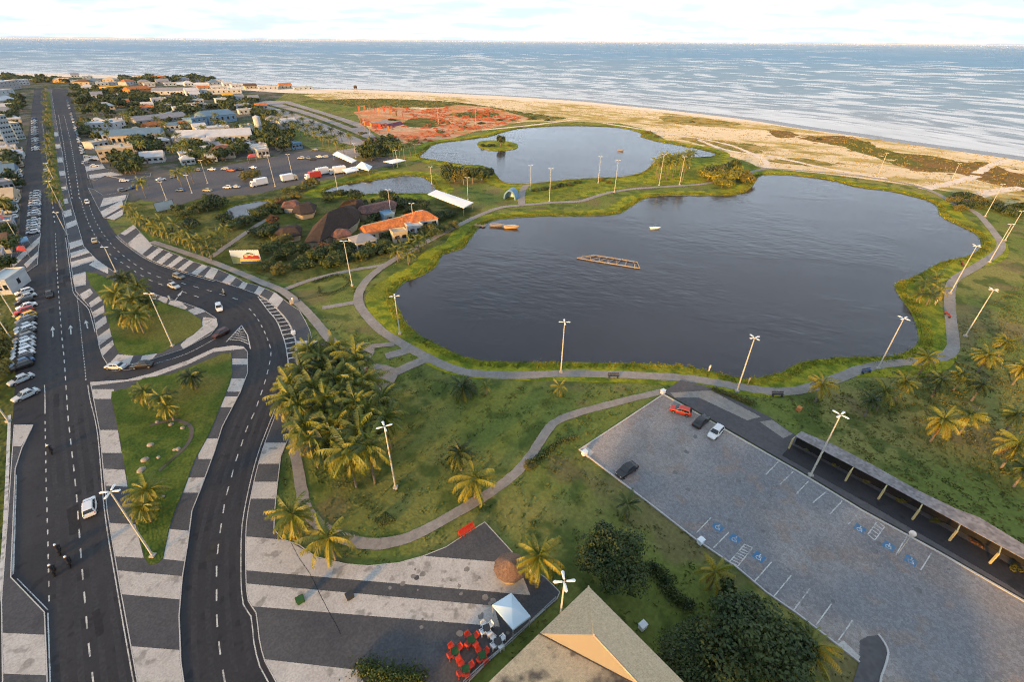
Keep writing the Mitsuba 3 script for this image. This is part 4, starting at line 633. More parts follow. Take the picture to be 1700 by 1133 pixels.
NEAR = area([(430,480),(800,640),(1100,640),(1400,640),(1700,560),(1700,940),(1420,1130),(600,1133),(470,900)]).difference(hard.buffer(.3))
tufts(NEAR, 1100, .20, 2, 'leaf_mid', 'lawn_weeds', 'scattered dark weeds in the park lawns', .2, 7); tufts(unary_union([LAWN1, LAWN2]).buffer(-.4), 500, .18, 3, 'leaf_mid', 'island_weeds', 'weeds in the lawns of the traffic islands', .14, 6)
tufts(DUNE.difference(LAKES.buffer(6)), 4500, .5, 4, 'dry_grass', 'dune_grass', 'dry grass tufts on the dunes', .35, 4)
tufts(area([(1270,670),(1400,655),(1700,470),(1700,940),(1500,810)]).difference(hard.buffer(.4)), 900, .2, 6, 'leaf_olive', 'meadow_tufts', 'grass tufts of the right meadow', .2, 6)
# ---------------------------------------------------------------- lamps, vehicles
mat('lamp_white', (0.50, 0.47, 0.40), 0.5, 0.4); mat('lamp_head', (0.72, 0.72, 0.70), 0.4, 0.5); mat('concrete', (0.36, 0.34, 0.31), 0.9, 0.2); mat('globe', (0.75, 0.62, 0.52), 0.3, 0.5)
POLE = shape(cyl(0.155, 0.085, (0, 0, 0), (0, 0, 1), 10), 40); LBASE = shape(rbox(0.7, 0.7, 0.45, 0.05), 30)
HEAD = shape(manifold3d.Manifold.batch_hull([manifold3d.Manifold.sphere(r, 8).translate([x, y, z]) for x, y, z, r in ((0.35, -.10, 0, .07), (0.35, .10, 0, .07), (1.45, -.20, .05, .07), (1.45, .20, .05, .07), (1.65, 0, .05, .05), (0.9, 0, .16, .08))]), 40)
ARM = shape(cyl(0.06, 0.05, (0.05, 0, -0.15), (0.45, 0, 0.0), 6), 40)
def lamp(xb, yb, xt, yt, label, heads=4, az0=None, group='tall lamp posts', h=None):
    c = G(xb, yb); h = h or float(np.clip(GH(xb, yb, xt, yt), 8, 14.5)); t = thing('street_lamp', label, 'street lamp', group); r = np.random.default_rng(int(xb * 3 + yb)); az = r.uniform(0, 90) if az0 is None else az0
    part(t, 'pole', POLE, 'lamp_white', place(c[0], c[1], 0, 0, (1, 1, h))); part(t, 'base', LBASE, 'concrete', place(c[0], c[1], 0))
    for k in range(heads):
        a = az + k * 360 / heads; hd = part(t, 'head', HEAD, 'lamp_head', place(c[0], c[1], h, a, .72)); part(hd, 'arm', ARM, 'lamp_white', place(c[0], c[1], h, a, .72))
for q in [(1345,791,1393,688,'tall lamp post with four heads standing on the kerb of the cobbled car park',4,35),(657,811,641,708,'tall lamp post on the lawn right of the palm clump',4,25),(931,619,935,535,'tall lamp post at the near shore of the big lake, in the middle',4,0),(1223,651,1250,560,'tall lamp post by the lake path above the cobbled car park',4,20),
 (1457,613,1498,528,'tall lamp post by the lake path near the lower right corner of the lake',4,30),(1602,559,1645,480,'tall lamp post on the right lawn beyond the path',4,0),(1577,488,1620,408,'tall lamp post where the path squeezes past the palm thicket',4,10),(664,555,656,492,'tall lamp post at the left end of the big lake',4,15),(585,475,574,400,'tall lamp post left of the path in front of the white cottage',2,0),
 (255,925,177,820,'leaning looking lamp post at the point of the triangular traffic island',4,10),(287,576,246,488,'lamp post on the rounded traffic island',2,0),(1642,436,1677,372,'lamp post beside the sharp bend of the path at the right',2,0),(1668,400,1702,352,'lamp post at the right edge above the bend of the path',2,0),(1635,360,1665,306,'lamp post beside the thicket at the right end of the lake',2,0),
 (1458,290,1473,254,'lamp post on the dune beyond the big lake',2,0),(1580,298,1590,276,'lamp post on the brown dune cover at the right',2,0),(1260,277,1262,250,'lamp post right of the olive thicket',2,0),(1094,308,1095,250,'left one of two lamp posts among the tall palms between the lakes',2,0),(1128,307,1133,260,'right one of two lamp posts among the tall palms between the lakes',2,0),
 (1020,320,1023,265,'lamp post by the path on the far side of the big lake',2,0),(993,304,996,260,'slim lamp post at the near shore of the far lake',2,0),(912,335,913,280,'lamp post right of the foot bridge, farther one along the path',2,0),(880,316,880,275,'lamp post right beside the foot bridge',2,0),(777,332,776,295,'lamp post beside the white awning',2,0),(687,376,685,338,'lamp post behind the orange tiled roof',2,0),
 (650,362,644,315,'lamp post in the trees above the orange roofed house',2,0),(457,310,445,235,'tall lamp post at the near edge of the old car park, left',2,0),(486,293,483,256,'lamp post at the near edge of the old car park, right',2,0),(561,318,557,282,'lamp post at the left end of the pond',2,0),(660,278,657,250,'lamp post among palms left of the far lake',2,0),(717,306,715,277,'lamp post at the right end of the pond',2,0),
 (193,452,181,430,'short looking lamp post at the top of the rounded island beside the bend',2,0),(112,391,93,353,'lamp post at the near end of the palm lined median',2,0),(107,355,86,300,'second lamp post along the palm lined median',2,0),(99,318,82,270,'third lamp post along the palm lined median',2,0),(25,526,1,486,'lamp post at the left edge, behind the yellow car',2,0),(25,572,0,538,'lamp post at the left edge beside the row of parked cars',2,0),(15,701,-8,668,'lamp post on the left verge below the parked cars',2,0),
 (32,403,22,378,'lamp post beside the small blue canopy at the left',2,0),(277,333,270,310,'lamp post in front of the blue billboard',2,0),(319,321,312,293,'lamp post beside a palm on the old car park',2,0),(345,305,340,265,'lamp post at the back of the old car park',2,0),(591,262,588,240,'lamp post where the service road meets the gravel avenue',2,0),(618,250,615,205,'lamp post in front of the orange field',2,0),(728,206,727,180,'left lamp post in the orange field',2,0),(790,205,789,178,'right lamp post in the orange field',2,0)]:
    lamp(*q)
_c = G(937, 966, 12.5); t = thing('street_lamp', 'lamp post with four heads rising behind the tan roof at the bottom', 'street lamp', 'tall lamp posts')
part(t, 'pole', POLE, 'lamp_white', place(_c[0], _c[1], 0, 0, (1, 1, 12.5))); part(t, 'base', LBASE, 'concrete', place(_c[0], _c[1], 0))
for k in range(4): hd = part(t, 'head', HEAD, 'lamp_head', place(_c[0], _c[1], 12.5, 5 + 90 * k, .72)); part(hd, 'arm', ARM, 'lamp_white', place(_c[0], _c[1], 12.5, 5 + 90 * k, .72))
t = thing('street_lamp', 'short lamp with a single round globe at the kerb by the blue parking bays', 'street lamp'); c = G(1490, 921); part(t, 'pole', POLE, 'lamp_white', place(c[0], c[1], 0.2, 0, (.4, .4, 4.2))); part(t, 'globe', shape(trimesh.creation.icosphere(3, .42), True), 'globe', place(c[0], c[1], 4.6))
# cars
for n, c in dict(white=(.66,.66,.66), silver=(.42,.45,.47), grey=(.16,.17,.18), black=(.012,.012,.014), red=(.42,.035,.02), maroon=(.05,.014,.012), blue=(.05,.11,.22), yellow=(.75,.42,.03), sand=(.42,.36,.25)).items(): mat('car_' + n, c, 0.3, 0.5, clearcoat=0.8)
mat('glass', (0.015, 0.02, 0.025), 0.08, 0.6); mat('tyre', (0.015, 0.015, 0.015), 0.8, 0.2); mat('rim', (0.4, 0.4, 0.42), 0.35, 0.5, 0.7); mat('headlamp', (0.7, 0.72, 0.7), 0.15, 0.6); mat('taillamp', (0.35, 0.02, 0.015), 0.2, 0.6)
def car_meshes(L=4.0, W=1.68, hood=.95, roof=1.46, hatch=True):
    def rows(xs): return [manifold3d.Manifold.sphere(.10, 8).translate([x, s * w, z]) for x, w, z in xs for s in (-1, 1)]
    w = W / 2 - .10; a, b = -L / 2 + .1, L / 2 - .1
    low = manifold3d.Manifold.batch_hull(rows([(a, w - .08, .36), (a + .04, w - .05, .70), (a + .12, w - .06, hood - .14), (b, w - .16, .36), (b + .02, w - .14, .55), (b - .22, w - .10, hood - .26), (0.3, w, .36), (0.3, w, hood - .12), (b - 1.05, w - .03, hood - .14)]))
    r0, r1, f1, f0 = (a + .02, a + .42, .28, 1.02) if hatch else (a + .62, a + 1.15, .25, 1.0)
    cab = manifold3d.Manifold.batch_hull(rows([(r0 + .06, w - .06, hood - .12), (f0 - .08, w - .06, hood - .14), (r1, w - .22, roof - .10), (f1, w - .22, roof - .12)]))
    arch = [manifold3d.Manifold.cylinder(W + .2, .34, .34, 20).rotate([90, 0, 0]).translate([x, W / 2 + .1, .31]) for x in (a + .62, b - .72)]
    body = low + cab
    for q in arch: body = body - q
    zt, zb = roof - .10, hood + .02; w1, w0 = w - .10, w + .045
    def quad(P): return trimesh.Trimesh(np.array(P, float), [[0, 1, 2], [0, 2, 3]], process=False)
    e = .015; off = lambda P, n: np.array(P, float) + np.array(n) * .02
    sides = []
    for s in (-1, 1):
        for x0, x1, y0, y1 in ((r0 + .25, -.22, r1 + .12, -.22), (-.12, f0 - .20, -.12, f1 - .02)):
            P = np.array([[x0, s * (w0 + .005), zb], [x1, s * (w0 + .005), zb], [y1, s * (w1 + .025), zt], [y0, s * (w1 + .025), zt]]); sides.append(quad(P if s < 0 else P[::-1]))
    front = quad([[f0 + .045, -w0 + .10, zb], [f0 + .045, w0 - .10, zb], [f1 + .115, w1 - .10, zt + .02], [f1 + .115, -w1 + .10, zt + .02]])
    rear = quad([[r0 - .065, w0 - .14, zb + .02], [r0 - .065, -w0 + .14, zb + .02], [r1 - .115, -w1 + .12, zt], [r1 - .115, w1 - .12, zt]])
    wheels = [(x, s * (W / 2 - .10)) for x in (a + .62, b - .72) for s in (-1, 1)]
    return dict(body=shape(body, 35), front=shape(front), rear=shape(rear), sides=[shape(q) for q in sides], wheels=wheels, hl=[shape(manifold3d.Manifold.batch_hull([manifold3d.Manifold.sphere(.07, 6).translate([b + .02, s * y, .60]) for y in (w - .36, w - .18)])) for s in (-1, 1)], tl=[shape(manifold3d.Manifold.batch_hull([manifold3d.Manifold.sphere(.06, 6).translate([a - .03, s * (w - .10), z]) for z in (.66, .80)])) for s in (-1, 1)],
        glassall=shape(cat_([front, rear] + sides)))
def _wheel():
    m = trimesh.creation.cylinder(.29, .19, sections=18); m.apply_transform(trimesh.transformations.rotation_matrix(np.pi / 2, [1, 0, 0])); r = trimesh.creation.cylinder(.18, .215, sections=12); r.apply_transform(trimesh.transformations.rotation_matrix(np.pi / 2, [1, 0, 0])); return shape(m, 30), shape(r, 30)
WHEEL, RIM = _wheel(); CARS = [car_meshes(), car_meshes(4.3, 1.70, .93, 1.43, False), car_meshes(4.4, 1.78, 1.05, 1.68)]
def car(x, y, heading, color, label, group=None, kind=0, full=False, z=0.07, cat='car', base='parked_car'):
    """(x, y): pixel under its middle; heading: (x2, y2) pixel it faces, or degrees"""
    c = G(x, y); h = heading if np.isscalar(heading) else math.degrees(math.atan2(*(G(*heading)[:2] - c[:2])[::-1])); t = thing(base, label, cat, group); M = CARS[kind]; tw = place(c[0], c[1], z, h)
    b = part(t, 'body', M['body'], 'car_' + color, tw)
    if full:
        part(t, 'windscreen', M['front'], 'glass', tw); part(t, 'rear_window', M['rear'], 'glass', tw)
        for q in M['sides']: part(t, 'side_window', q, 'glass', tw)
        for q in M['hl']: part(t, 'headlight', q, 'headlamp', tw)
        for q in M['tl']: part(t, 'tail_light', q, 'taillamp', tw)
    else: part(t, 'windows', M['glassall'], 'glass', tw)
    for wx, wy in M['wheels']:
        k = part(t, 'wheel', WHEEL, 'tyre', tw.translate([wx, wy, .29]))
        if full: part(k, 'rim', RIM, 'rim', tw.translate([wx, wy, .29]))
    return t
car(1129,686,(1108,680),'red','red car, nearest the top corner of the cobbled car park',None,0,True,.088); car(1163,704,(1190,680),'black','black car between a red and a white car on the cobbled car park',None,1,True,.088); car(1187,722,(1170,740),'white','white car with dark windows at the kerb of the cobbled car park',None,0,True,.088); car(1040,785,(1018,800),'black','black car alone near the lower left kerb of the cobbled car park',None,1,True,.088)
car(152,846,(150,700),'white','white car driving on the avenue beside the triangular island',None,0,True,base='car'); car(365,514,(372,540),'white','small white car at the start of the road bend',None,0,True,base='car'); car(194,612,(150,610),'silver','silver car leaving the slip lane between the two islands',None,1,True,base='car'); car(238,610,(200,614),'black','dark car behind the silver one in the slip lane',None,1,True,base='car')
car(290,478,(330,495),'silver','silver car in the curving road, left one of two side by side',None,1,False,base='car'); car(298,462,(340,475),'grey','grey car in the curving road, nearer the striped pavement',None,0,False,base='car'); car(158,402,(150,370),'sand','pale car on the curving road beside the median tip',None,1,False,base='car'); car(146,338,(150,370),'white','white car on the far carriageway beyond the bend',None,0,False,base='car'); car(368,557,(340,572),'maroon','dark red car entering the slip lane by the painted arrowhead',None,0,False,base='car'); car(84,492,(90,560),'black','black car alone on the avenue beside the parked row',None,1,False,base='car')
car(77,285,(75,250),'white','white car on the left carriageway beside the median palms',None,0,False,base='car')
car(45,660,(18,673),'silver','pale silver car, last of the slanted row on the left kerb',None,1,True); car(37,634,(12,645),'silver','silver car, second last of the slanted row on the left kerb',None,1,True)
CC = ['white', 'silver', 'blue', 'silver', 'white', 'grey', 'black', 'white', 'silver', 'grey', 'white', 'silver']
for i in range(15):
    t = i / 14; x, y = 38 + 8 * t, 612 - 84 * t; c = ['black', 'blue', 'black', 'white', 'white', 'silver', 'white', 'silver', 'grey', 'black', 'white', 'silver', 'black', 'grey', 'yellow'][i]
    car(x, y, (x - 24, y + 9), c, f'{nth(i)} car, {c}, up the slanted row on the left kerb, above the two silver ones', 'slanted row of cars on the left kerb', i % 2)
for i in range(5): x, y = 42 + 4 * (i % 2), 520 - 8 * i; c = ['red', 'white', 'black', 'silver', 'white'][i]; car(x, y, (x - 24, y + 7), c, f'{nth(i)} car, {c}, of the short group beside the pale kiosk', 'cars beside the pale kiosk', i % 2)
for i in range(17): t = i / 16; x, y = 56 + 4 * t, 388 - 66 * t; c = CC[(i * 5) % 12]; car(x, y, (x - 22, y + 3), c, f'{nth(i)} car, {c}, of the row left of the avenue below the palm median', 'cars parked left of the palm median', i % 2)
for i in range(15): t = i / 14; x, y = 60 - 3 * t, 250 - 52 * t; c = CC[(i * 7) % 12]; car(x, y, (x - 18, y + 2), c, f'{nth(i)} car, {c}, of the far row at the left edge of the avenue', 'far row of cars left of the avenue', i % 2)
for i in range(20): t = i / 19; x, y = 138 - 26 * t, 255 - 88 * t; c = CC[(i * 5 + 3) % 12]; car(x, y, (x - 12, y + 7), c, f'{nth(i)} car, {c}, of the row on the right side of the far carriageway', 'cars right of the far carriageway', i % 2)
for i, (x, y) in enumerate([(146,262),(154,268),(143,272),(158,277),(205,318),(222,313),(207,302),(268,300),(290,295)]): c = CC[(i * 5 + 1) % 12]; car(x, y, 20.0 + 30 * (i % 3), c, f'{nth(i)} of the cars, this one {c}, standing about the side street mouth', 'cars at the side street mouth', i % 2)
for i, (x, y) in enumerate([(330,284),(352,283),(374,282),(384,285),(398,283),(420,280),(500,264),(512,264),(520,266),(530,262),(540,262),(524,250),(378,313),(392,312),(300,318),(345,318)]): c = ['grey', 'white', 'silver', 'red', 'black', 'white', 'silver', 'blue', 'black', 'white', 'silver', 'grey', 'white', 'silver', 'blue', 'sand'][i]; car(x, y, 165.0 + (i * 37 % 25), c, f'{nth(i)} of the cars, this one {c}, scattered over the old car park', 'cars on the old car park', i % 2)
for i in range(14): t = i / 13; x, y = [(24, 26), (26, 28)][i % 2][0] + 14 * t, 370 - 110 * t; c = CC[(i * 5 + 2) % 12]; car(x, y, 128.0, c, f'{nth(i)} car, {c}, of the inner row by the left roofs', 'inner row of cars by the left roofs', i % 2)
# trucks, stalls and trailers on the old car park
TRK_B = shape(rbox(5.2, 2.4, 2.5, .08), 30); CAB = shape(manifold3d.Manifold.batch_hull([manifold3d.Manifold.sphere(.12, 6).translate([x, y, z]) for x, z in ((-.8, .5), (.85, .5), (.85, 1.35), (.45, 2.3), (-.8, 2.3)) for y in (-1.0, 1.0)]), 30); CABG = shape(trimesh.Trimesh([[1.0, -.85, 1.4], [1.0, .85, 1.4], [.60, .85, 2.2], [.60, -.85, 2.2]], [[0, 1, 2], [0, 2, 3]], process=False))
for x, y, a, c1, c2, l, sc in [(432,309,(400,315),'white','white','white box truck at the left end of the row of trucks',1.1),(481,301,(520,294),'white','sand','white and cream truck in the middle of the row of trucks',1.1),(521,297,(490,302),'red','white','truck with a red body on the old car park',1.1),(534,291,(500,297),'white','white','white truck behind the red truck',1.15),(562,289,(530,293),'white','silver','tall white truck at the right end of the row of trucks',1.2)]:
    c = G(x, y); h = math.degrees(math.atan2(*(G(*a)[:2] - c[:2])[::-1])); t = thing('truck', l, 'truck', None); tw = place(c[0], c[1], .07, h, sc)
    part(t, 'cargo_box', TRK_B, 'car_' + c1, tw.translate([-.8, 0, .7])); k = part(t, 'cab', CAB, 'car_' + c2, tw.translate([2.8, 0, 0])); part(k, 'windscreen', CABG, 'glass', tw.translate([2.8, 0, 0]))
    for wx, wy in ((-2.4, -1), (-2.4, 1), (2.7, -1), (2.7, 1)): part(t, 'wheel', WHEEL, 'tyre', tw.translate([wx, wy, .42]).scale(1.45))
# motorcycles with riders
def human(P, R):
    """one continuous body: bones (joint a, joint b) hulled, joined and rounded"""
    B = [('hip', 'chest'), ('chest', 'neck'), ('neck', 'head')] + [(a + s, b + s) for s in 'LR' for a, b in (('sh', 'el'), ('el', 'ha'), ('th', 'kn'), ('kn', 'an'), ('an', 'to'))] + [('chest', 'shL'), ('chest', 'shR'), ('hip', 'thL'), ('hip', 'thR')]
    S = lambda k: manifold3d.Manifold.sphere(R[k.rstrip('LR')], 10).translate([float(v) for v in P[k]])
    m = manifold3d.Manifold.batch_boolean([manifold3d.Manifold.batch_hull([S(a), S(b)]) for a, b in B], manifold3d.OpType.Add); q = m.to_mesh(); tm = trimesh.Trimesh(q.vert_properties[:, :3], q.tri_verts, process=True); return tm
RAD = dict(hip=.15, chest=.17, neck=.07, head=.11, sh=.075, el=.05, ha=.045, th=.10, kn=.065, an=.045, to=.045)
def both(d): return {**{k: v for k, v in d.items() if len(v) == 3 and k in ('hip', 'chest', 'neck', 'head')}, **{k + s: (v[0], v[1] * e, v[2]) for k, v in d.items() if k not in ('hip', 'chest', 'neck', 'head') for s, e in (('L', 1), ('R', -1))}}
RIDER = shape(human(both(dict(hip=(-.25, 0, .85), chest=(-.08, 0, 1.25), neck=(-.02, 0, 1.47), head=(.03, 0, 1.62), sh=(-.03, .2, 1.38), el=(.15, .3, 1.15), ha=(.42, .3, 1.05), th=(-.2, .12, .82), kn=(.2, .2, .72), an=(.05, .18, .32), to=(.2, .18, .3))), RAD), True)
STAND = shape(human(both(dict(hip=(0, 0, .95), chest=(0, 0, 1.28), neck=(.01, 0, 1.48), head=(.03, 0, 1.63), sh=(0, .2, 1.4), el=(.03, .27, 1.13), ha=(.12, .26, .9), th=(0, .1, .9), kn=(.05, .11, .5), an=(-.02, .11, .08), to=(.13, .12, .05))), RAD), True)
WALKER = shape(human({**both(dict(hip=(0, 0, .95), chest=(.02, 0, 1.28), neck=(.04, 0, 1.48), head=(.06, 0, 1.63), sh=(.02, .2, 1.4), el=(-.05, .27, 1.13), ha=(.1, .27, .93), th=(0, .1, .9), kn=(.15, .11, .5), an=(.2, .11, .08), to=(.35, .12, .06))), 'knR': (0, -.11, .5), 'anR': (-.28, -.11, .12), 'toR': (-.17, -.12, .05), 'elR': (.08, -.27, 1.13), 'haR': (.26, -.25, .98)}, RAD), True)
MOTO = shape(cat_([cyl(.16, .12, (-.55, 0, .66), (.35, 0, .72), 8), cyl(.13, .16, (.1, 0, .78), (.38, 0, .82), 8), cyl(.17, .17, (-.1, 0, .40), (.2, 0, .42), 8), cyl(.035, .035, (.38, 0, .9), (.66, 0, .30), 6), cyl(.025, .025, (.42, -.32, 1.0), (.42, .32, 1.0), 6), cyl(.04, .04, (-.1, .0, .4), (-.62, 0, .3), 6), cyl(.05, .06, (-.1, -.14, .32), (-.75, -.15, .36), 6)]), 30); MWHEEL = shape(cyl(.30, .30, (0, -.06, 0), (0, .06, 0), 18), 30); HELM = shape(trimesh.creation.icosphere(2, .155), True)
mat('cloth_dark', (.02, .02, .025), .8, .2); mat('cloth_blue', (.05, .09, .2), .8, .2); mat('cloth_white', (.6, .6, .58), .8, .2); mat('cloth_red', (.45, .06, .03), .8, .2); mat('cloth_sand', (.5, .4, .22), .8, .2); mat('skin', (.30, .17, .10), .6, .3)
for i, (x, y, l) in enumerate([(101,918,'farthest of three dark motorcycles riding together on the avenue'),(118,938,'right one of three dark motorcycles riding together on the avenue'),(92,952,'nearest of three dark motorcycles riding together on the avenue'),(87,752,'dark motorcycle alone ahead of a group of three'),(373,490,'motorcycle on the outer lane where the road bends')]):
    c = G(x, y); d = G(*[(96, 800), (112, 800), (90, 800), (86, 700), (355, 480)][i])[:2] - c[:2]; tw = place(c[0], c[1], .07, math.degrees(math.atan2(d[1], d[0]))); t = thing('motorcycle', l, 'motorcycle'); part(t, 'frame', MOTO, 'car_black', tw); part(t, 'wheel', MWHEEL, 'tyre', tw.translate([-.62, 0, .3])); part(t, 'wheel', MWHEEL, 'tyre', tw.translate([.66, 0, .3]))
    t = solo('person', RIDER, 'cloth_dark' if i != 4 else 'cloth_sand', 'rider in ' + ('dark' if i != 4 else 'pale') + ' clothes on the ' + l.replace('motorcycle ', 'motorcycle ').replace(' riding together on the avenue', ' on the avenue'), 'person', None, None, tw); k = 'helmet'; scene[t + '__' + k] = {**HELM, 'bsdf': ref('lamp_head'), 'to_world': tw.translate([.03, 0, 1.64])}
for i, (x, y, m, l, q) in enumerate([(283,500,'cloth_white','person in white standing at the edge of the bend beside a sign',STAND),(497,502,'cloth_dark','person in dark clothes walking where the paths meet above the bend',WALKER),(487,503,'cloth_white','person in white walking on the path above the bend',WALKER),(1177,617,'cloth_white','person in white standing on the lake shore above the cobbled car park',STAND),(1242,638,'cloth_sand','person in yellow sitting out on the lake shore, standing by the path',STAND),(463,668,'cloth_blue','person in blue at the kerb left of the palm clump',WALKER),(1551,507,'cloth_sand','person in sandy clothes by the palm thicket on the spit',WALKER)]):
    c = G(x, y); l = l.replace('sitting out on the lake shore, standing by the path', 'standing by the lake path near a lamp post'); k = solo('person', q, m, l, 'person', None, None, place(c[0], c[1], .09, 40 * i))
    hd = trimesh.creation.icosphere(2, .118); hd.vertices *= [1.0, .88, 1.15]; scene[k + '__head'] = {**shape(hd, True), 'bsdf': ref('skin'), 'to_world': place(c[0], c[1], .09, 40 * i).translate([.04, 0, 1.64])}; hr = trimesh.creation.icosphere(2, .125); hr.vertices = hr.vertices * [1, .9, 1]; hr = trimesh.intersections.slice_mesh_plane(hr, [-.35, 0, 1], [-.01, 0, .02]); scene[k + '__hair'] = {**shape(hr, True), 'bsdf': ref('cloth_dark'), 'to_world': place(c[0], c[1], .09, 40 * i).translate([.03, 0, 1.66])}
# ---------------------------------------------------------------- buildings
def f_wall(c):
    def f(p, n, uv): return mi.Color3f(c) * (0.78 + 0.30 * fbm(p.x * .5, p.y * .5, p.z * .8, 3))
    return f
for nm, c in dict(wall_white=(.48,.49,.50), wall_cream=(.46,.385,.28), wall_yellow=(.68,.38,.05), wall_orange=(.55,.22,.07), wall_grey=(.32,.32,.33), wall_blue=(.18,.30,.42), wall_pale=(.42,.47,.48), roof_white=(.50,.50,.51), roof_grey=(.24,.25,.28), roof_blue=(.12,.20,.28), roof_brown=(.13,.085,.06)).items(): pmat(nm, f_wall(c), .85, .2)
def f_tile(c, d):
    def f(p, n, uv):
        s = noise(p.x * 2.2, p.y * 2.2, 3.0); return mix(c, d, smoothstep(.35, .75, fbm(p.x * .6, p.y * .6, 1.0, 3))) * (0.7 + .6 * s)
    return f
pmat('roof_tile', f_tile((.52, .17, .05), (.40, .13, .055)), .85, .2); pmat('old_tile', f_tile((.17, .085, .07), (.10, .065, .06)), .9, .15)
def f_thatch(p, n, uv): return mix((.034, .026, .024), (.080, .058, .048), fbm(p.x * 1.3, p.y * 1.3, p.z * 3, 4)) * (.7 + .6 * noise(p.x * 6, p.y * 6, p.z * 6))
pmat('thatch', f_thatch, .95, .1, lambda p, n, uv: noise(p.x * 5, p.y * 5, p.z * 5), .12)
pmat('straw', lambda p, n, uv: mix((.15, .10, .075), (.24, .145, .10), fbm(p.x * 2, p.y * 2, p.z * 4, 3)) * (.6 + .8 * noise(p.x * 8, p.y * 8, p.z * 8)), .95, .1)
def f_shingle(p, n, uv):
    u = (p.x - p.y) * 4.2; v = (p.x + p.y) * 4.2; k = cell_rand(dr.floor(u), dr.floor(v)); g = dr.minimum(u - dr.floor(u), v - dr.floor(v))
    return mix((.47, .35, .215), (.60, .46, .295), k * .6 + .4 * fbm(p.x / 2, p.y / 2, 1.0, 3)) * (.72 + .28 * smoothstep(.0, .16, g)) * (.85 + .3 * noise(p.x * 9, p.y * 9))
pmat('shingle', f_shingle, .9, .15)
def f_moss(p, n, uv):
    a = smoothstep(.36, .58, fbm(p.x / 2.2 + 3, p.y / 2.2, 1.0, 4)); return mix(f_shingle(p, n, uv), mi.Color3f(.055, .047, .046) * (.6 + .9 * noise(p.x * 8, p.y * 8)), a * .9)
pmat('moss_roof', f_moss, .95, .1)
mat('pergola_post', (.46, .38, .19), .8, .2); mat('pale_plaster', (.29, .25, .19), .85, .2); mat('awning', (.74, .74, .73), .7, .3); mat('awning_blue', (.52, .66, .76), .7, .3); mat('red_plastic', (.50, .045, .018), .45, .4); mat('white_plastic', (.66, .70, .74), .45, .4); mat('green_cloth', (.03, .09, .03), .8, .2); mat('dark_metal', (.03, .03, .033), .5, .5); mat('grey_metal', (.30, .32, .34), .5, .5); mat('wood', (.30, .24, .17), .85, .2); mat('dark_opening', (.02, .02, .022), .6, .3); mat('shade_black', (.022, .021, .021), .95, .1); mat('raft_wood', (.30, .25, .21), .85, .2); mat('bench_red', (.35, .05, .03), .6, .3); mat('tan_boat', (.55, .36, .18), .6, .3); mat('grey_boat', (.28, .25, .24), .6, .3)
pmat('pergola_roof', lambda p, n, uv: mix((.17, .155, .155), (.27, .245, .24), fbm(p.x / 1.5, p.y / 1.5, 1.0, 4)) * (.7 + .6 * noise(p.x * 3, p.y * 3)), .95, .1)
FOOT = []
def house(a, b, depth, top, roof, wm, rm, label, cat='house', base='house', group=None, nwin=4, rows=1, rh=None, over=.35, door=True, h=None):
    """a, b: pixels of the front wall's foot, left and right; top: pixel height of the wall top above a"""
    A, B = G(*a)[:2], G(*b)[:2]; u = B - A; W = np.linalg.norm(u); u /= W; v = np.array([-u[1], u[0]]); h = h or float(np.clip(GH(*a, a[0], top), 2.6, 40)); rz = math.degrees(math.atan2(u[1], u[0])); tw = place(A[0], A[1], 0, rz); t = thing(base, label, cat, group); e = .004
    FOOT.append(Polygon([A, B, B + v * depth, A + v * depth])); part(t, 'wall', shape(bx(0, W, 0, depth, 0, h)), wm, tw); o = over; rh = rh or min(.28 * depth, 3.0)
    if roof == 'flat':
        part(t, 'roof', shape(bx(-.15, W + .15, -.15, depth + .15, h, h + .25)), rm, tw); par = cat_([bx(-.15, W + .15, -.15, .1, h + .25, h + .7), bx(-.15, W + .15, depth - .1, depth + .15, h + .25, h + .7), bx(-.15, .1, .1, depth - .1, h + .25, h + .7), bx(W - .1, W + .15, .1, depth - .1, h + .25, h + .7)]); part(t, 'parapet', shape(par), wm, tw)
        if W > 8 and depth > 6: part(t, 'roof_tank', shape(cyl(.9, .9, (W * .7, depth * .6, h + .25), (W * .7, depth * .6, h + 1.6), 12), 30), 'wall_blue' if W > 14 else 'wall_grey', tw)
    else:
        hip = min(depth / 2, W * .35) if roof == 'hip' else 0
        V = [[-o, -o, h], [W + o, -o, h], [W + o, depth + o, h], [-o, depth + o, h], [hip - (o if not hip else 0), depth / 2, h + rh], [W - hip + (o if not hip else 0), depth / 2, h + rh]]; F = [[0, 1, 5], [0, 5, 4], [2, 3, 4], [2, 4, 5], [3, 0, 4], [1, 2, 5], [0, 3, 2], [0, 2, 1]]
        part(t, 'roof', shape(trimesh.Trimesh(V, F, process=False)), rm, tw)
        rd = part(t, 'ridge', shape(cyl(.16, .16, V[4], V[5], 6)), wm if rm == 'roof_tile' else rm, tw)
    wh = h / rows
    for r in range(rows):
        for i in range(nwin):
            x = W * (i + .5) / nwin; ww = min(.62 * W / nwin, 1.6); z = r * wh + wh * .38; hh = wh * .38
            k = part(t, 'window', shape(bx(x - ww / 2, x + ww / 2, -.05, .0, z, z + hh)), 'glass', tw); part(k, 'sill', shape(bx(x - ww / 2 - .1, x + ww / 2 + .1, -.12, 0, z - .1, z - .001)), 'roof_white', tw)
        for i in range(max(1, int(depth / 5))):
            y = depth * (i + .5) / max(1, int(depth / 5)); z = r * wh + wh * .38
            part(t, 'window', shape(bx(W, W + .05, y - .6, y + .6, z, z + wh * .38)), 'glass', tw)
    if door and rows < 4: part(t, 'door', shape(bx(.2 * W - .01, .2 * W + .9, -.06, 0, .0, min(2.1, h * .8))), 'roof_brown', tw)
    return t, tw, W, h
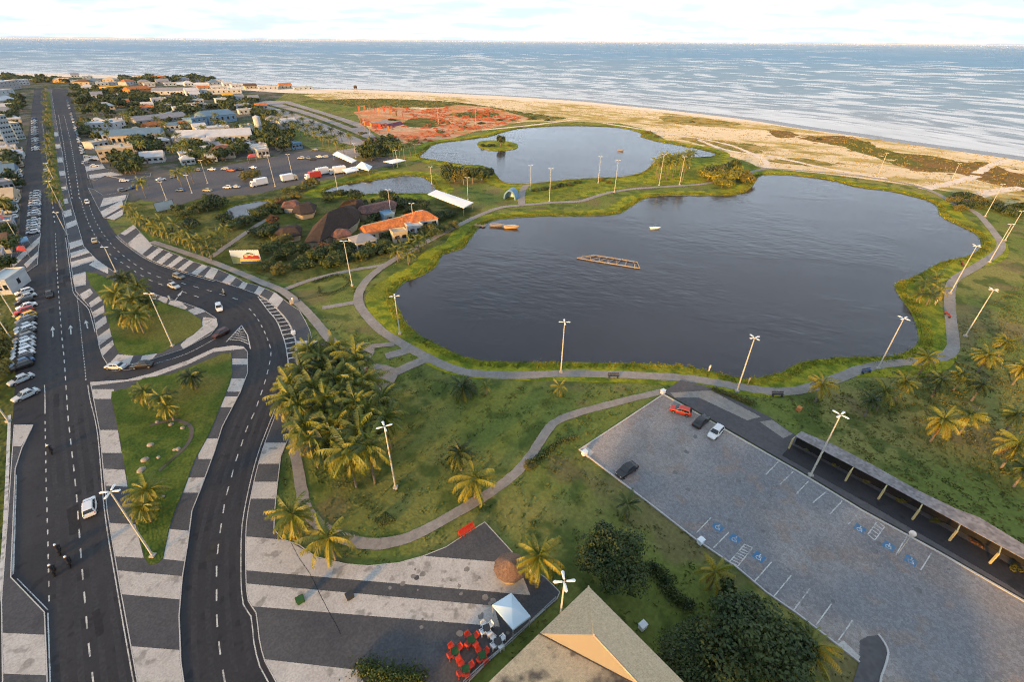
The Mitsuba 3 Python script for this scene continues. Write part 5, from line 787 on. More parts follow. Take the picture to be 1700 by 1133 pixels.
L = [((147,221),(193,221),14,205,'flat','wall_white','roof_white','white flat roofed house right of the far parked cars',5,2),((152,228),(176,226),6,219,'flat','wall_white','roof_grey','low white annex in front of the white flat roofed house',3,1),
((188,243),(271,238),18,226,'gable','wall_cream','roof_blue','long cream hall with a pale blue grey roof',9,1),((157,248),(183,243),8,238,'flat','wall_white','wall_cream','small pale house left of the cream hall',3,1),((168,270),(228,264),13,250,'flat','wall_cream','wall_cream','beige two storey house with dark windows by the side street',6,2),((236,272),(274,269),9,262,'gable','wall_white','roof_white','small white house with a bright porch right of the beige house',4,1),
((288,239),(342,237),24,229,'gable','roof_white','roof_white','wide white roofed hall in the middle of the town',6,1),((346,238),(420,233),24,228,'gable','roof_white','roof_white','wide white roofed hall next to the blue hall',7,1),((330,224),(383,219),10,215,'flat','wall_white','roof_white','white building behind the wide white halls',5,1),((322,212),(346,208),10,198,'flat','wall_blue','roof_blue','small bright blue building behind the white halls',3,2),((348,206),(394,201),24,193,'gable','wall_blue','roof_blue','large hall with a dull blue roof',5,1),
((228,208),(312,199),12,201,'gable','wall_grey','roof_grey','long low grey roofed shed behind the orange roofs',6,1),((248,216),(274,211),7,209,'gable','wall_orange','roof_tile','orange roofed house behind the cream hall',3,1),((300,213),(323,211),7,206,'gable','wall_white','roof_tile','orange roofed house left of the small blue building',3,1),((180,154),(217,151),14,145,'flat','wall_yellow','wall_yellow','bright yellow house far off in the town',5,2),((218,156),(253,153),14,149,'gable','wall_orange','roof_tile','orange house right of the bright yellow house',5,2),
((172,139),(191,139),14,132,'hip','wall_cream','wall_cream','pale yellow house on the far shore left of the red roof',3,2),((211,142),(227,140),12,136,'hip','wall_white','roof_tile','house with a reddish roof on the far shore',3,1),((250,134),(271,134),12,128,'hip','wall_cream','roof_tile','cream house near the sea at the far shore',3,2),((228,133),(246,133),12,127,'flat','wall_cream','wall_cream','second cream house near the sea, left of the other',3,2),((253,158),(308,157),14,151,'gable','roof_white','roof_grey','long grey roofed building far off near the beach',5,1),((310,159),(332,158),16,151,'gable','roof_white','roof_white','white peaked hall far off near the beach',3,1),((334,157),(402,155),12,150,'flat','wall_white','roof_white','very long white building near the beach',8,1),((330,150),(350,149),8,146,'gable','wall_cream','roof_tile','red roofed cottage by the beach',3,1),((352,150),(378,149),8,145,'flat','wall_white','roof_white','white cottage by the beach',3,1),((372,164),(389,163),8,158,'gable','wall_yellow','wall_yellow','small yellow roofed kiosk at the end of the white buildings',2,1),
((50,136),(66,136),14,132,'flat','wall_yellow','wall_cream','yellow block at the very end of the avenue, left',4,2),((88,137),(112,137),14,133,'gable','wall_yellow','wall_cream','yellow block at the very end of the avenue, right',5,2),((122,142),(150,142),14,136,'hip','wall_cream','roof_brown','brown roofed house beyond the end of the avenue',3,1),((33,141),(50,140),14,133,'flat','wall_white','roof_white','white house at the top left',3,2),((0,152),(36,147),16,137,'flat','wall_grey','roof_white','striped pale building at the top left corner of the town',6,3),((-6,167),(28,161),14,153,'flat','wall_pale','roof_grey','grey building below the striped one at the left edge',5,2),((0,180),(30,175),12,168,'gable','wall_cream','wall_white','long cream shed left of the avenue',4,1),
((-8,302),(31,298),12,288,'gable','wall_pale','roof_blue','long blue grey roof at the left edge',4,1),((-8,343),(27,339),12,331,'gable','wall_cream','wall_cream','cream roofed house at the left edge',4,1),((-8,356),(25,353),5,346,'gable','wall_pale','roof_blue','low blue white shed at the left edge above the red tent',3,1),((-6,275),(30,270),10,262,'flat','wall_grey','roof_grey','grey flat roof at the left edge above the blue grey one',4,1),((-6,322),(28,316),8,306,'flat','wall_grey','roof_grey','dark flat roof between two sheds at the left edge',4,1),((-8,424),(20,420),8,405,'gable','wall_white','roof_brown','house with a brown roof left of the red canopy',3,1),((-10,492),(22,489),9,468,'flat','wall_white','wall_pale','pale kiosk with a white rim beside the parked cars',3,1),
((352,266),(392,262),10,254,'hip','wall_cream','old_tile','brown tiled house beside the old car park',4,1),((388,252),(404,249),6,243,'gable','wall_white','roof_white','small white cottage right of the brown tiled house, left one',2,1),((408,250),(421,248),6,243,'gable','wall_white','roof_white','small white cottage right of the brown tiled house, right one',2,1),((466,251),(488,248),8,240,'hip','wall_cream','old_tile','brown roofed house near the palms of the gravel avenue',3,1),((486,249),(503,246),8,240,'flat','wall_blue','roof_blue','blue roofed house near the palms of the gravel avenue',3,1),((300,247),(316,245),7,237,'gable','wall_white','roof_grey','little grey house below the wide white hall',3,1),((345,270),(362,268),6,262,'gable','wall_white','roof_white','tiny white house at the back of the old car park',2,1),
((430,150),(462,149),10,144,'flat','wall_white','roof_white','white beach bar at the end of the sand, left',4,1),((466,148),(486,147),10,142,'gable','wall_cream','roof_tile','beach bar with an orange roof',3,1),((488,150),(520,149),8,145,'flat','wall_pale','roof_blue','pale blue beach bar at the edge of the sand',4,1),((408,148),(428,147),10,143,'gable','wall_cream','roof_brown','brown beach bar left of the white one',3,1)]
for a, b, d, tp, rf, wm, rm, l, nw, rows in L: house(a, b, d, tp, rf, wm, rm, l, nwin=nw, rows=rows)
for i, (a, b, d, tp, rows) in enumerate([((-30,250),(14,246),16,176,8),((14,240),(32,237),14,192,6),((30,232),(44,230),12,205,4)]): house(a, b, d, tp, 'flat', 'wall_pale' if i else 'wall_white', 'roof_white', ['tall white apartment block at the left edge', 'middle step of the pale blue stepped block at the left edge', 'lowest step of the pale blue stepped block at the left edge'][i], 'building', 'apartment_block', None, 5 - i, rows, door=False)
# small buildings packed between the others
r = np.random.default_rng(77); RD = pts([(60, 330), (75, 150)]); RD = (RD[1] - RD[0]) / np.linalg.norm(RD[1] - RD[0]); FILL = []
for px, n, nm, s0 in [([(-60,255),(26,255),(22,450),(-60,450)], 16, 'among the roofs at the left edge', (7, 12)), ([(-80,140),(44,142),(36,245),(-80,245)], 18, 'left of the far end of the avenue', (9, 15)), ([(125,145),(330,160),(330,200),(135,190)], 16, 'among the trees behind the grey roofs', (9, 15)), ([(140,210),(330,205),(335,240),(180,262)], 9, 'among the halls in the middle of the town', (7, 11)), ([(290,242),(470,240),(440,262),(330,275),(280,280)], 14, 'behind the old car park', (6, 10)), ([(330,160),(440,165),(470,215),(400,230),(395,190)], 10, 'around the blue hall', (9, 14)), ([(100,128),(420,134),(420,146),(110,143)], 26, 'along the far shore', (12, 18))]:
    g = area(px); b = g.bounds; k = 0; tries = 0; got = []
    while len(got) < n and tries < 3000:
        tries += 1; c = np.array([r.uniform(b[0], b[2]), r.uniform(b[1], b[3])])
        if not g.contains(Point(c)): continue
        W, D = r.uniform(*s0), r.uniform(*s0) * .8; u = np.array([RD[1], -RD[0]]); v = np.array([-u[1], u[0]]); q = Polygon([c, c + u * W, c + u * W + v * D, c + v * D])
        if any(q.buffer(1.5).intersects(f) for f in FOOT) or q.intersects(ASPH) or q.intersects(SIDE): continue
        FOOT.append(q); got.append((c, u, W, D))
    got.sort(key=lambda e: e[0][0] / (e[0][1] * .85 + 40)); FILL += [(e, nm, i) for i, e in enumerate(got)]
WMS = ['wall_white', 'wall_cream', 'wall_grey', 'wall_white', 'wall_pale', 'wall_grey', 'wall_pale', 'wall_white']; RMS = ['roof_white', 'roof_tile', 'roof_grey', 'roof_grey', 'roof_blue', 'roof_white', 'roof_white']
def inv(p): w = np.array([*p, 0]) - np.array([0, 0, H]); return 850 + F_PX * (w @ RGT) / (w @ FWD), 566.5 - F_PX * (w @ UPV) / (w @ FWD)
for (c, u, W, D), nm, i in FILL: rf = ['flat', 'gable', 'flat', 'hip'][r.integers(4)]; house(inv(c), inv(c + u * W), D, 0, rf, WMS[r.integers(8)], RMS[r.integers(7)], f'{nth(i)} small building from the left {nm}', 'building', 'small_building', 'small buildings ' + nm, 3, 1, h=float(r.uniform(2.8, 4.4)))
# trees and palms filling the yards between the buildings
r = np.random.default_rng(9); YB = unary_union([f.buffer(1.0) for f in FOOT]).union(ASPH).union(SIDE.buffer(1)); YG = area([(128,200),(330,195),(470,225),(470,255),(330,278),(225,268),(165,255),(140,225)]).union(area([(-40,255),(30,255),(28,440),(-40,440)])); b = YG.bounds; Q = np.c_[r.uniform(b[0], b[2], 5000), r.uniform(b[1], b[3], 5000)]; Q = [q for q in Q[shapely.contains_xy(YG, Q[:, 0], Q[:, 1])] if not YB.contains(Point(q))][:110]; Q.sort(key=lambda e: inv(e)[0]); cp = ct = -1
for i, q in enumerate(Q):
    cp, ct = cp + (i % 5 < 2), ct + (i % 5 >= 2)
    if i % 5 < 2: far_palm(*inv(q), 5 + i % 4, f'{nth(cp)} palm from the left in the yards between the town buildings', 'palms in the town yards', 3.4, [('frond_green', 'frond_lime'), ('frond_lime', 'frond_gold')][i % 2])
    else: rd = r.uniform(2.2, 4.2); solo('yard_tree', FOL['far'][r.integers(4)], ['leaf_dark', 'leaf_mid', 'leaf_dark', 'leaf_olive'][i % 4], f'{nth(ct)} leafy yard tree from the left between the town buildings', 'tree', 'trees in the town yards', None, place(q[0], q[1], .6, r.uniform(0, 360), (rd, rd, rd * 1.1)))
# garden undergrowth
r = np.random.default_rng(5); b = GARDEN.bounds; Q = np.c_[r.uniform(b[0], b[2], 6000), r.uniform(b[1], b[3], 6000)]; BAD = unary_union([pp.buffer(1.5) for pp in PTH] + [LAKES.buffer(1.5), WALK.buffer(2), ASPH] + [f.buffer(1) for f in FOOT] + [area([(455,400),(455,370),(484,330),(606,326),(664,330),(600,360),(600,385),(560,402),(520,412)])])
INN = area([(420,345),(480,325),(600,322),(700,340),(740,352),(720,385),(640,425),(560,445),(470,445),(430,420)]); Q = [q for q in Q[shapely.contains_xy(GARDEN.intersection(INN), Q[:, 0], Q[:, 1])] if not BAD.contains(Point(q))][:60]; Q.sort(key=lambda e: e[0] / (e[1] * .85 + 40))
for i, q in enumerate(Q): rd = r.uniform(2.3, 4.3); solo('garden_bush', FOL['mid'][r.integers(4)], ['leaf_dark', 'leaf_dark', 'leaf_mid', 'leaf_olive'][r.integers(4)], f'{nth(i) if i < 60 else "one of the rightmost"} garden bush from the left around the thatched restaurant' if i < 60 else 'one of the garden bushes between the orange roofs and the lakes', 'bush', 'bushes around the thatched restaurant', None, place(q[0], q[1], -.2, r.uniform(0, 360), (rd, rd, rd * .9)))
# water tower
c = G(433, 226); t = thing('water_tower', 'white and blue water tower right of the blue hall', 'water tower'); part(t, 'shaft', shape(cyl(1.6, 1.6, (0, 0, 0), (0, 0, 7), 14), 30), 'wall_blue', place(c[0], c[1], 0)); part(t, 'tank', shape(cyl(2.4, 2.4, (0, 0, 7), (0, 0, 13), 16), 30), 'roof_white', place(c[0], c[1], 0)); part(t, 'roof', shape(cyl(2.5, .2, (0, 0, 13), (0, 0, 14), 16), 30), 'wall_white', place(c[0], c[1], 0))
house((408,224),(428,222),12,211,'flat','wall_blue','roof_blue','bright blue building at the foot of the water tower',nwin=3,rows=1)
# thatched restaurant and its neighbours
def hiproof(P, apex, m, t, nm='roof', z0=3.0):
    """faces from an eave polygon (world xy) up to a ridge line of two points"""
    P = np.asarray(P, float); n = len(P); A, B = np.asarray(apex[0], float), np.asarray(apex[1], float); V = [[*p, z0] for p in P] + [A.tolist(), B.tolist()]; F = []
    near = [0 if np.linalg.norm(p - A[:2]) <= np.linalg.norm(p - B[:2]) else 1 for p in P]
    for i in range(n):
        j = (i + 1) % n; F.append([i, j, n + near[i]]) 
        if near[i] != near[j]: F.append([j, n + near[j], n + near[i]])
    m_ = trimesh.Trimesh(V, F, process=False); und = flat(Polygon(P), z0 - .25); und.invert(); m_ = cat_([m_, und]); part(t, nm, shape(m_), m)
def thatched(foot, ridge, hr, z0, rm, wm, label, cat='restaurant', base='thatched_restaurant', walls=True):
    t = thing(base, label, cat); P = pts(foot, z0); R = [G(x, y, hr) for x, y in ridge]; hiproof(P, R, rm, t, z0=z0)
    q = Polygon(P).buffer(-.9)
    if walls and not q.is_empty: part(t, 'wall', shape(slab(q, 0, z0 - .02)), wm)
    return t
t = thatched([(505,402),(520,375),(548,352),(585,340),(600,352),(594,368),(575,382),(548,392),(530,402)], [(545,352),(572,342)], 9.5, 3.2, 'thatch', 'wall_cream', 'great dark thatched restaurant roof in the park'); g = thing
c = G(534, 408); A, B = G(524, 409)[:2], G(546, 404)[:2]; u = (B - A) / np.linalg.norm(B - A); v = np.array([-u[1], u[0]]); W = np.linalg.norm(B - A); tw = place(A[0], A[1], 0, math.degrees(math.atan2(u[1], u[0])))
k = part(t, 'dormer', shape(trimesh.creation.extrude_polygon(Polygon([(0, 0), (W, 0), (W, 2.2), (W * .55, 4.2), (0, 2.4)]), .4).apply_transform(trimesh.transformations.rotation_matrix(np.pi / 2, [1, 0, 0]))), 'wall_white', tw)
for x in (.25, .5, .75): part(k, 'window', shape(bx(W * x - .35, W * x + .35, -.46, -.402, .7, 1.9)), 'glass', tw)
thatched([(455,388),(462,378),(492,372),(502,378),(500,390),(470,394)], [(470,379),(490,377)], 4.4, 2.4, 'thatch', 'wall_cream', 'small thatched pavilion with a cream wall left of the great thatched roof', 'pavilion', 'thatched_pavilion')
thatched([(546,392),(552,382),(570,376),(582,382),(584,390),(560,396)], [(560,380),(572,380)], 5.0, 3.0, 'old_tile', 'wall_cream', 'brown tiled pavilion with a cream wall right of the great thatched roof', 'pavilion', 'tiled_pavilion')
thatched([(484,352),(490,340),(512,334),(526,340),(522,352),(500,357)], [(496,340),(514,337)], 4.5, 2.4, 'thatch', 'wall_cream', 'dark thatched hut behind the left end of the great thatched roof', 'pavilion', 'thatched_pavilion'); thatched([(466,345),(470,335),(490,331),(498,336),(494,346)], [(474,335),(488,333)], 4.2, 2.4, 'old_tile', 'wall_grey', 'dark brown hut farthest left behind the restaurant', 'pavilion', 'tiled_pavilion')
thatched([(592,354),(594,343),(650,331),(660,337),(656,346),(610,356)], [(602,343),(648,335)], 4.8, 3.0, 'old_tile', 'wall_cream', 'long reddish tiled roof behind the great thatched roof', 'pavilion', 'tiled_pavilion'); thatched([(560,346),(570,334),(600,330),(606,340),(590,350)], [(572,334),(592,332)], 6.0, 3.0, 'thatch', 'wall_cream', 'dark thatched wing on the right of the great thatched roof', 'pavilion', 'thatched_pavilion')
house((594,419),(627,411),7,404,'hip','wall_white','roof_grey','white cottage with a dark grey roof beside the lake path',nwin=3,rows=1,rh=1.6); house((614,401),(690,381),7,391,'gable','wall_cream','roof_tile','long house with a bright orange tiled roof by the lake',nwin=6,rows=1,rh=2.2); house((686,384),(728,376),10,370,'hip','wall_white','roof_tile','taller square house with an orange tiled roof at the lake end of the long one',nwin=3,rows=1,rh=2.4); house((655,404),(678,400),4,389,'flat','wall_cream','wall_cream','plain cream annex in front of the orange roofed houses',nwin=2,rows=1); house((680,390),(702,386),4,379,'flat','wall_white','roof_white','white porch in front of the square orange roofed house',nwin=2,rows=1)
house((640,370),(656,367),5,361,'flat','wall_blue','wall_blue','small light blue shed behind the orange roofed house',nwin=1,rows=1)
# canopies
def canopy(px, z, m, label, rise=.6, cat='tent', base='tent', legs=True, group=None):
    t = thing(base, label, cat, group); P = pts(px, z); c = P.mean(0); n = len(P); V = [[*p, z] for p in P] + [[*c, z + rise]] + [[*p, z - .3] for p in P]; F = [[i, (i + 1) % n, n] for i in range(n)] + [[i, n + 1 + i, n + 1 + (i + 1) % n] for i in range(n)] + [[i, n + 1 + (i + 1) % n, (i + 1) % n] for i in range(n)]
    part(t, 'canopy', shape(trimesh.Trimesh(V, F, process=False)), m)
    for p in (P if legs else []): q = p + (c - p) * .04; part(t, 'leg', shape(cyl(.05, .05, (*q, 0), (*q, z - .1), 6)), 'grey_metal')
    return t
canopy([(817,1005),(852,1046),(881,1024),(849,985)], 2.7, 'awning_blue', 'pale blue white tent beside the striped plaza'); canopy([(710,322),(724,315),(786,336),(770,345)], 3.5, 'awning', 'long white awning at the water between two ponds', .3, 'awning', 'awning')
canopy([(-6,368),(12,366),(12,357),(-6,358)], 3.5, 'red_plastic', 'red tent at the left edge', 1.2); canopy([(27,417),(43,415),(40,408),(26,410)], 3.0, 'red_plastic', 'red canopy beside the striped pavement at the left', .8); canopy([(34,402),(47,399),(44,392),(33,395)], 3.0, 'wall_blue', 'small blue canopy above the red one at the left', .5)
canopy([(410,262),(424,260),(424,255),(412,257)], 3.2, 'red_plastic', 'red tent at the back of the old car park', 1.0); canopy([(552,256),(560,251),(592,266),(584,270)], 3.5, 'awning', 'long white marquee at the right end of the old car park', 1.0, 'marquee', 'marquee'); canopy([(568,281),(590,276),(596,282),(575,287)], 3.2, 'awning', 'white stall left of the peaked white tent', .6); canopy([(590,277),(600,268),(618,276),(612,283)], 3.4, 'awning', 'peaked white tent at the end of the old car park', 1.6); canopy([(636,268),(660,263),(674,266),(652,271)], 3.2, 'awning', 'flat white canopy left of the far lake', .2)
canopy([(600,232),(625,226),(640,232),(615,238)], 3.0, 'old_tile', 'brown roofed stand beside the orange field', .8); 
# thatched hut on the plaza, blue arch of the bridge
t = thing('thatched_hut', 'round straw roofed hut at the corner of the plaza', 'hut'); c = G(847, 958); part(t, 'roof', shape(cyl(2.2, .15, (0, 0, 2.1), (0, 0, 3.4), 11), 30), 'straw', place(c[0], c[1], 0)); part(t, 'post', shape(cyl(.12, .1, (0, 0, 0), (0, 0, 3.2), 8)), 'wood', place(c[0], c[1], 0)); part(t, 'counter', shape(cyl(1.3, 1.3, (0, 0, 0), (0, 0, 1.0), 16), 30), 'wood', place(c[0], c[1], 0)); part(t, 'side_shelter', shape(rbox(.5, 1.6, 2.0, .08), 30), 'white_plastic', place(c[0] + 2.8, c[1] + .6, 0, 30))
t = thing('bridge_arch', 'blue arched gate over the foot bridge between the lakes', 'arch'); c = G(852, 331); a = np.linspace(0, np.pi, 15); o = np.c_[2.9 * np.cos(a), 4.2 * np.sin(a)]; i_ = np.c_[2.3 * np.cos(a[::-1]), 3.6 * np.sin(a[::-1])]; m = trimesh.creation.extrude_polygon(Polygon(np.vstack([o, i_])), 5.0, engine='earcut'); m.apply_transform(trimesh.transformations.rotation_matrix(np.pi / 2, [1, 0, 0])); part(t, 'shell', shape(m, 30), 'wall_blue', place(c[0], c[1] + 4, 0, -20)); m2 = trimesh.creation.extrude_polygon(Polygon(i_), .1, engine='earcut'); m2.apply_transform(trimesh.transformations.rotation_matrix(np.pi / 2, [1, 0, 0])); part(t, 'back_panel', shape(m2), 'awning_blue', place(c[0], c[1] + 4, 0, -20).translate([0, -.4, 0]))
# billboards
def billboard(a, b, z0, hh, label, pic):
    A, B = G(*a)[:2], G(*b)[:2]; u = B - A; W = np.linalg.norm(u); tw = place(A[0], A[1], 0, math.degrees(math.atan2(u[1], u[0]))); t = thing('billboard', label, 'billboard'); f = part(t, 'panel', shape(bx(0, W, 0, .25, z0, z0 + hh)), 'billboard_sky' if pic else 'wall_pale', tw); part(t, 'frame', shape(cat_([bx(-.12, W + .12, -.02, .27, z0 - .12, z0), bx(-.12, W + .12, -.02, .27, z0 + hh, z0 + hh + .12), bx(-.12, 0, -.02, .27, z0, z0 + hh), bx(W, W + .12, -.02, .27, z0, z0 + hh)])), 'dark_metal', tw)
    for x in (.2, .5, .8): part(t, 'post', shape(bx(W * x - .12, W * x + .12, .26, .5, 0, z0 + hh * .7)), 'dark_metal', tw)
    def flatart(P, m, d): q = trimesh.creation.extrude_polygon(P, .01, engine='earcut'); q.apply_transform(trimesh.transformations.rotation_matrix(np.pi / 2, [1, 0, 0])); part(f, 'picture', shape(q), m, tw.translate([0, -d, z0]))
    if pic:
        S = lambda pp: Polygon([(x * W, z * hh) for x, z in pp]); flatart(S([(0, 0), (.25, 0), (.42, .35), (.2, .5), (0, .6)]), 'billboard_green', .004); flatart(S([(.28, 0), (.98, 0), (.98, .16), (.3, .16)]), 'billboard_navy', .016); flatart(S([(.26, .16), (.98, .16), (.98, .45), (.7, .42), (.3, .38)]), 'billboard_gold', .03); flatart(S([(.42, .36), (.98, .34), (.96, .55), (.80, .62), (.62, .58), (.5, .68), (.42, .58)]), 'billboard_red', .044)
        for x, z, r in ((.52, .56, .055), (.74, .62, .05)): flatart(Point(x * W, z * hh).buffer(r * W), 'billboard_skin', .058)
        flatart(S([(.48, .7), (.62, .82), (.72, .78), (.84, .66), (.66, .7)]), 'billboard_dark', .07)
for n, c in dict(sky=(.42, .52, .62), gold=(.75, .42, .12), red=(.33, .04, .03), navy=(.03, .06, .13), green=(.17, .22, .12), skin=(.65, .36, .2), dark=(.04, .07, .05)).items(): mat('billboard_' + n, c, .5, .3)
billboard((388,441), (436,440), .6, 4.4, 'colourful billboard facing the road in the park', True); billboard((262,356), (292,349), 1.0, 3.4, 'plain pale blue billboard by the row of golden palms', False)
# pergola beside the car park
t = thing('pergola', 'long roofed walkway on pale posts beside the cobbled car park', 'pergola'); zr = 2.7; Pq = pts([(1316,728),(1375,756),(1475,812),(1550,852),(1625,891),(1700,936),(1900,1060),(2020,1135),(2060,1110),(1940,1040),(1700,906),(1625,860),(1587,846),(1525,816),(1450,774),(1387,741),(1330,717)], zr)
part(t, 'roof', shape(slab(Polygon(Pq).buffer(0).difference(LineString(pts([(1300,719),(1316,728),(1475,812),(1700,936),(2020,1135),(2060,1160)], zr)).buffer(.75)), zr, zr + .10)), 'pergola_roof'); fr = LineString(pts([(1316,728),(1475,812),(1700,936),(2020,1135)], zr)); bk = LineString(pts([(1330,717),(1525,816),(1700,906),(2050,1105)], zr))
part(t, 'shade_wall', shape(slab(bk.parallel_offset(.6, 'right').buffer(.1), 0, zr - .003)), 'shade_black'); part(t, 'floor', shape(flat(fr.parallel_offset(.5, 'right').buffer(2.0, cap_style=2), .232)), 'asphalt')  # dark back wall and floor strip paint in the shade under the roof
for x, y in [(1315,731),(1362,757),(1411,785),(1467,815),(1525,849),(1588,884),(1657,922),(1735,967),(1820,1020)]:
    p = G(x, y, zr - .3)[:2]; q = np.array(bk.interpolate(bk.project(Point(p))).coords[0]); w = (q - p) / np.linalg.norm(q - p); p2 = p + w * .25; part(t, 'post', shape(bx(p2[0] - .11, p2[0] + .11, p2[1] - .11, p2[1] + .11, 0, zr - .25)), 'pergola_post'); part(t, 'beam', shape(cyl(.09, .09, (*(p2 - w * .3), zr - .12), (*(p2 + w * 2.2), zr - .12), 6)), 'pergola_post')
dv = pts([(1330, 745), (1690, 950)]); dv = (dv[1] - dv[0]) / np.linalg.norm(dv[1] - dv[0])
for i, (x, y) in enumerate([(1340,747),(1388,772),(1439,802),(1493,833),(1552,866),(1617,903),(1684,944)]):
    c = G(x, y); shrub(x, y, .9, f'{nth(i)} yellowish plant from the lamp post end in the shade of the roofed walkway', 'plants under the roofed walkway', 'leaf_red' if i == 5 else 'leaf_olive', .9, 1.3)
# the tan roofed building at the bottom edge
ze, zt = 7.5, 12.5; C_, R_, K_ = G(977,974,ze), G(1135,1133,ze), G(806,1138,ze); P0 = G(986,1055,zt); Rd = (R_ - C_) / np.linalg.norm(R_ - C_); Kd = (K_ - C_) / np.linalg.norm(K_ - C_); LR, LK = 42.0, 34.0
Lp = C_ + Kd * np.linalg.norm((G(895,1053,ze) - C_)); P1 = P0 + Rd * 34; RE = C_ + Rd * LR; nrm = np.cross(Rd, Lp - P0); ray = FWD * F_PX + RGT * (1035 - 850.0) - UPV * (1127 - 566.5); tt_ = (nrm @ (P0 - np.array([0, 0, H]))) / (nrm @ ray); Vv = np.array([0, 0, H]) + ray * tt_; Vf = Lp + (Vv - Lp) * 3.2; KE = C_ + Kd * LK; ME = KE + (Vf - Lp)
t = thing('tan_roof_building', 'building with a tan shingled roof at the bottom edge', 'building')
def face(P, m, nm, th=.12):
    P = np.array(P); n = np.cross(P[1] - P[0], P[2] - P[0]); n /= np.linalg.norm(n); n *= np.sign(n[2]); k = len(P); V = np.vstack([P, P - n * th]); F = [[0, i, i + 1] for i in range(1, k - 1)] + [[k, k + i + 1, k + i] for i in range(1, k - 1)]
    for i in range(k): j = (i + 1) % k; F += [[i, k + i, k + j], [i, k + j, j]]
    mm = trimesh.Trimesh(V, F, process=False); mm.fix_normals(); return part(t, nm, shape(mm), m)
face([C_, RE, P1, P0], 'shingle', 'roof_slope'); face([C_, P0, Lp], 'shingle', 'roof_hip'); face([Lp, P0, P1, Vf], 'pale_plaster', 'gable_slope'); face([Lp + [0, 0, -.05], Vf + [0, 0, -.05], ME + [0, 0, -.4], KE + [0, 0, -.05]], 'moss_roof', 'lower_roof')
part(t, 'gutter', shape(cyl(.07, .07, Lp + [0, 0, .05], Vf + [0, 0, .05], 6)), 'dark_metal'); part(t, 'ridge', shape(cyl(.1, .1, P0, C_, 6)), 'shingle')
inn = Polygon([(C_ + Rd * .7 + Kd * .7)[:2], (RE + Kd * .7)[:2], (RE + Kd * 30)[:2], (KE + Rd * 30)[:2], (KE + Rd * .7)[:2]]).buffer(0); part(t, 'wall', shape(slab(inn, 0, ze - .4)), 'wall_cream')
# low railing beside it, plaza furniture
t = thing('railing', 'thin grey railing between the plaza and the tan roofed building', 'railing'); rl = line([(922,1000),(886,1034),(850,1068),(800,1112),(770,1140)], False); 
for z in (.5, 1.05): part(t, 'rail', shape(slab(rl.buffer(.035), z, z + .07)), 'grey_metal')
for s in np.arange(0, rl.length, 1.8): p = rl.interpolate(s).coords[0]; part(t, 'post', shape(bx(p[0] - .04, p[0] + .04, p[1] - .04, p[1] + .04, 0, 1.14)), 'grey_metal')
def _chair():
    ms = [bx(-.22, .22, -.22, .22, .40, .45), bx(-.22, .22, .19, .24, .45, .88), bx(-.26, -.21, -.2, .2, .62, .66), bx(.21, .26, -.2, .2, .62, .66)]; leg = [bx(x - .03, x + .03, y - .03, y + .03, 0, .4) for x in (-.19, .19) for y in (-.19, .19)]; return shape(cat_(ms[:1])), shape(cat_(ms[1:])), [shape(q) for q in leg]
SEAT, BACK, LEGS = _chair(); TOP = shape(rbox(.85, .85, .05, .02), 30); TLEG = [shape(bx(x - .03, x + .03, y - .03, y + .03, 0, .70)) for x in (-.35, .35) for y in (-.35, .35)]
def dine(x, y, m, chairs, tl, cn, zz=.21):
    c = G(x, y); t = thing('plastic_table', tl, 'table'); part(t, 'tabletop', TOP, 'green_cloth' if m == 'red_plastic' else 'dark_metal', place(c[0], c[1], zz + .70, 20))
    for q in TLEG: part(t, 'leg', q, m, place(c[0], c[1], zz, 20))
    for i, (cx, cy) in enumerate(chairs):
        d = G(cx, cy); a = math.degrees(math.atan2(d[1] - c[1], d[0] - c[0])) - 90; k = thing('plastic_chair', f'{["back left", "back right", "front left", "front right"][i]} chair at {cn}', 'chair', 'chairs at the plaza tables'); tw = place(d[0], d[1], zz, a, 1.25); part(k, 'seat', SEAT, m, tw); part(k, 'backrest', BACK, m, tw)
        for q in LEGS: part(k, 'leg', q, m, tw)
dine(756,1088,'red_plastic',[(750,1080),(764,1081),(748,1095),(761,1099)],'table of the leftmost red chair set on the plaza','the leftmost red table set'); dine(783,1069,'red_plastic',[(777,1061),(791,1062),(777,1077),(790,1077)],'table of the topmost red chair set on the plaza','the topmost red table set'); dine(801,1095,'red_plastic',[(795,1087),(808,1088),(796,1103),(806,1103)],'table of the rightmost red chair set on the plaza','the rightmost red table set'); dine(774,1118,'red_plastic',[(767,1109),(783,1111),(764,1125),(776,1127)],'table of the lowest red chair set on the plaza','the lowest red table set')
dine(808,1050,'white_plastic',[(803,1043),(815,1044),(801,1056),(812,1058)],'table of the white chair set nearer the tent','the white table set nearer the tent'); dine(827,1072,'white_plastic',[(819,1065),(834,1066),(819,1079),(832,1081)],'table of the white chair set nearer the railing','the white table set nearer the railing')
for i, (x, y) in enumerate([(766,892),(772,888),(778,884),(784,880)]): c = G(x, y); k = thing('plastic_chair', f'{nth(i)} red chair of the short row on the dark corner of the plaza', 'chair', 'row of red chairs on the plaza corner'); tw = place(c[0], c[1], .21, 40, 1.3); part(k, 'seat', SEAT, 'red_plastic', tw); part(k, 'backrest', BACK, 'red_plastic', tw); [part(k, 'leg', q, 'red_plastic', tw) for q in LEGS]
SLAT = [shape(bx(-.9, .9, y, y + .1, .42, .46)) for y in (-.22, -.08, .06)] + [shape(bx(-.9, .9, .2, .24, z, z + .12)) for z in (.52, .70)]; BLEG = [shape(bx(x - .05, x + .05, -.2, .22, 0, .42)) for x in (-.7, .7)]
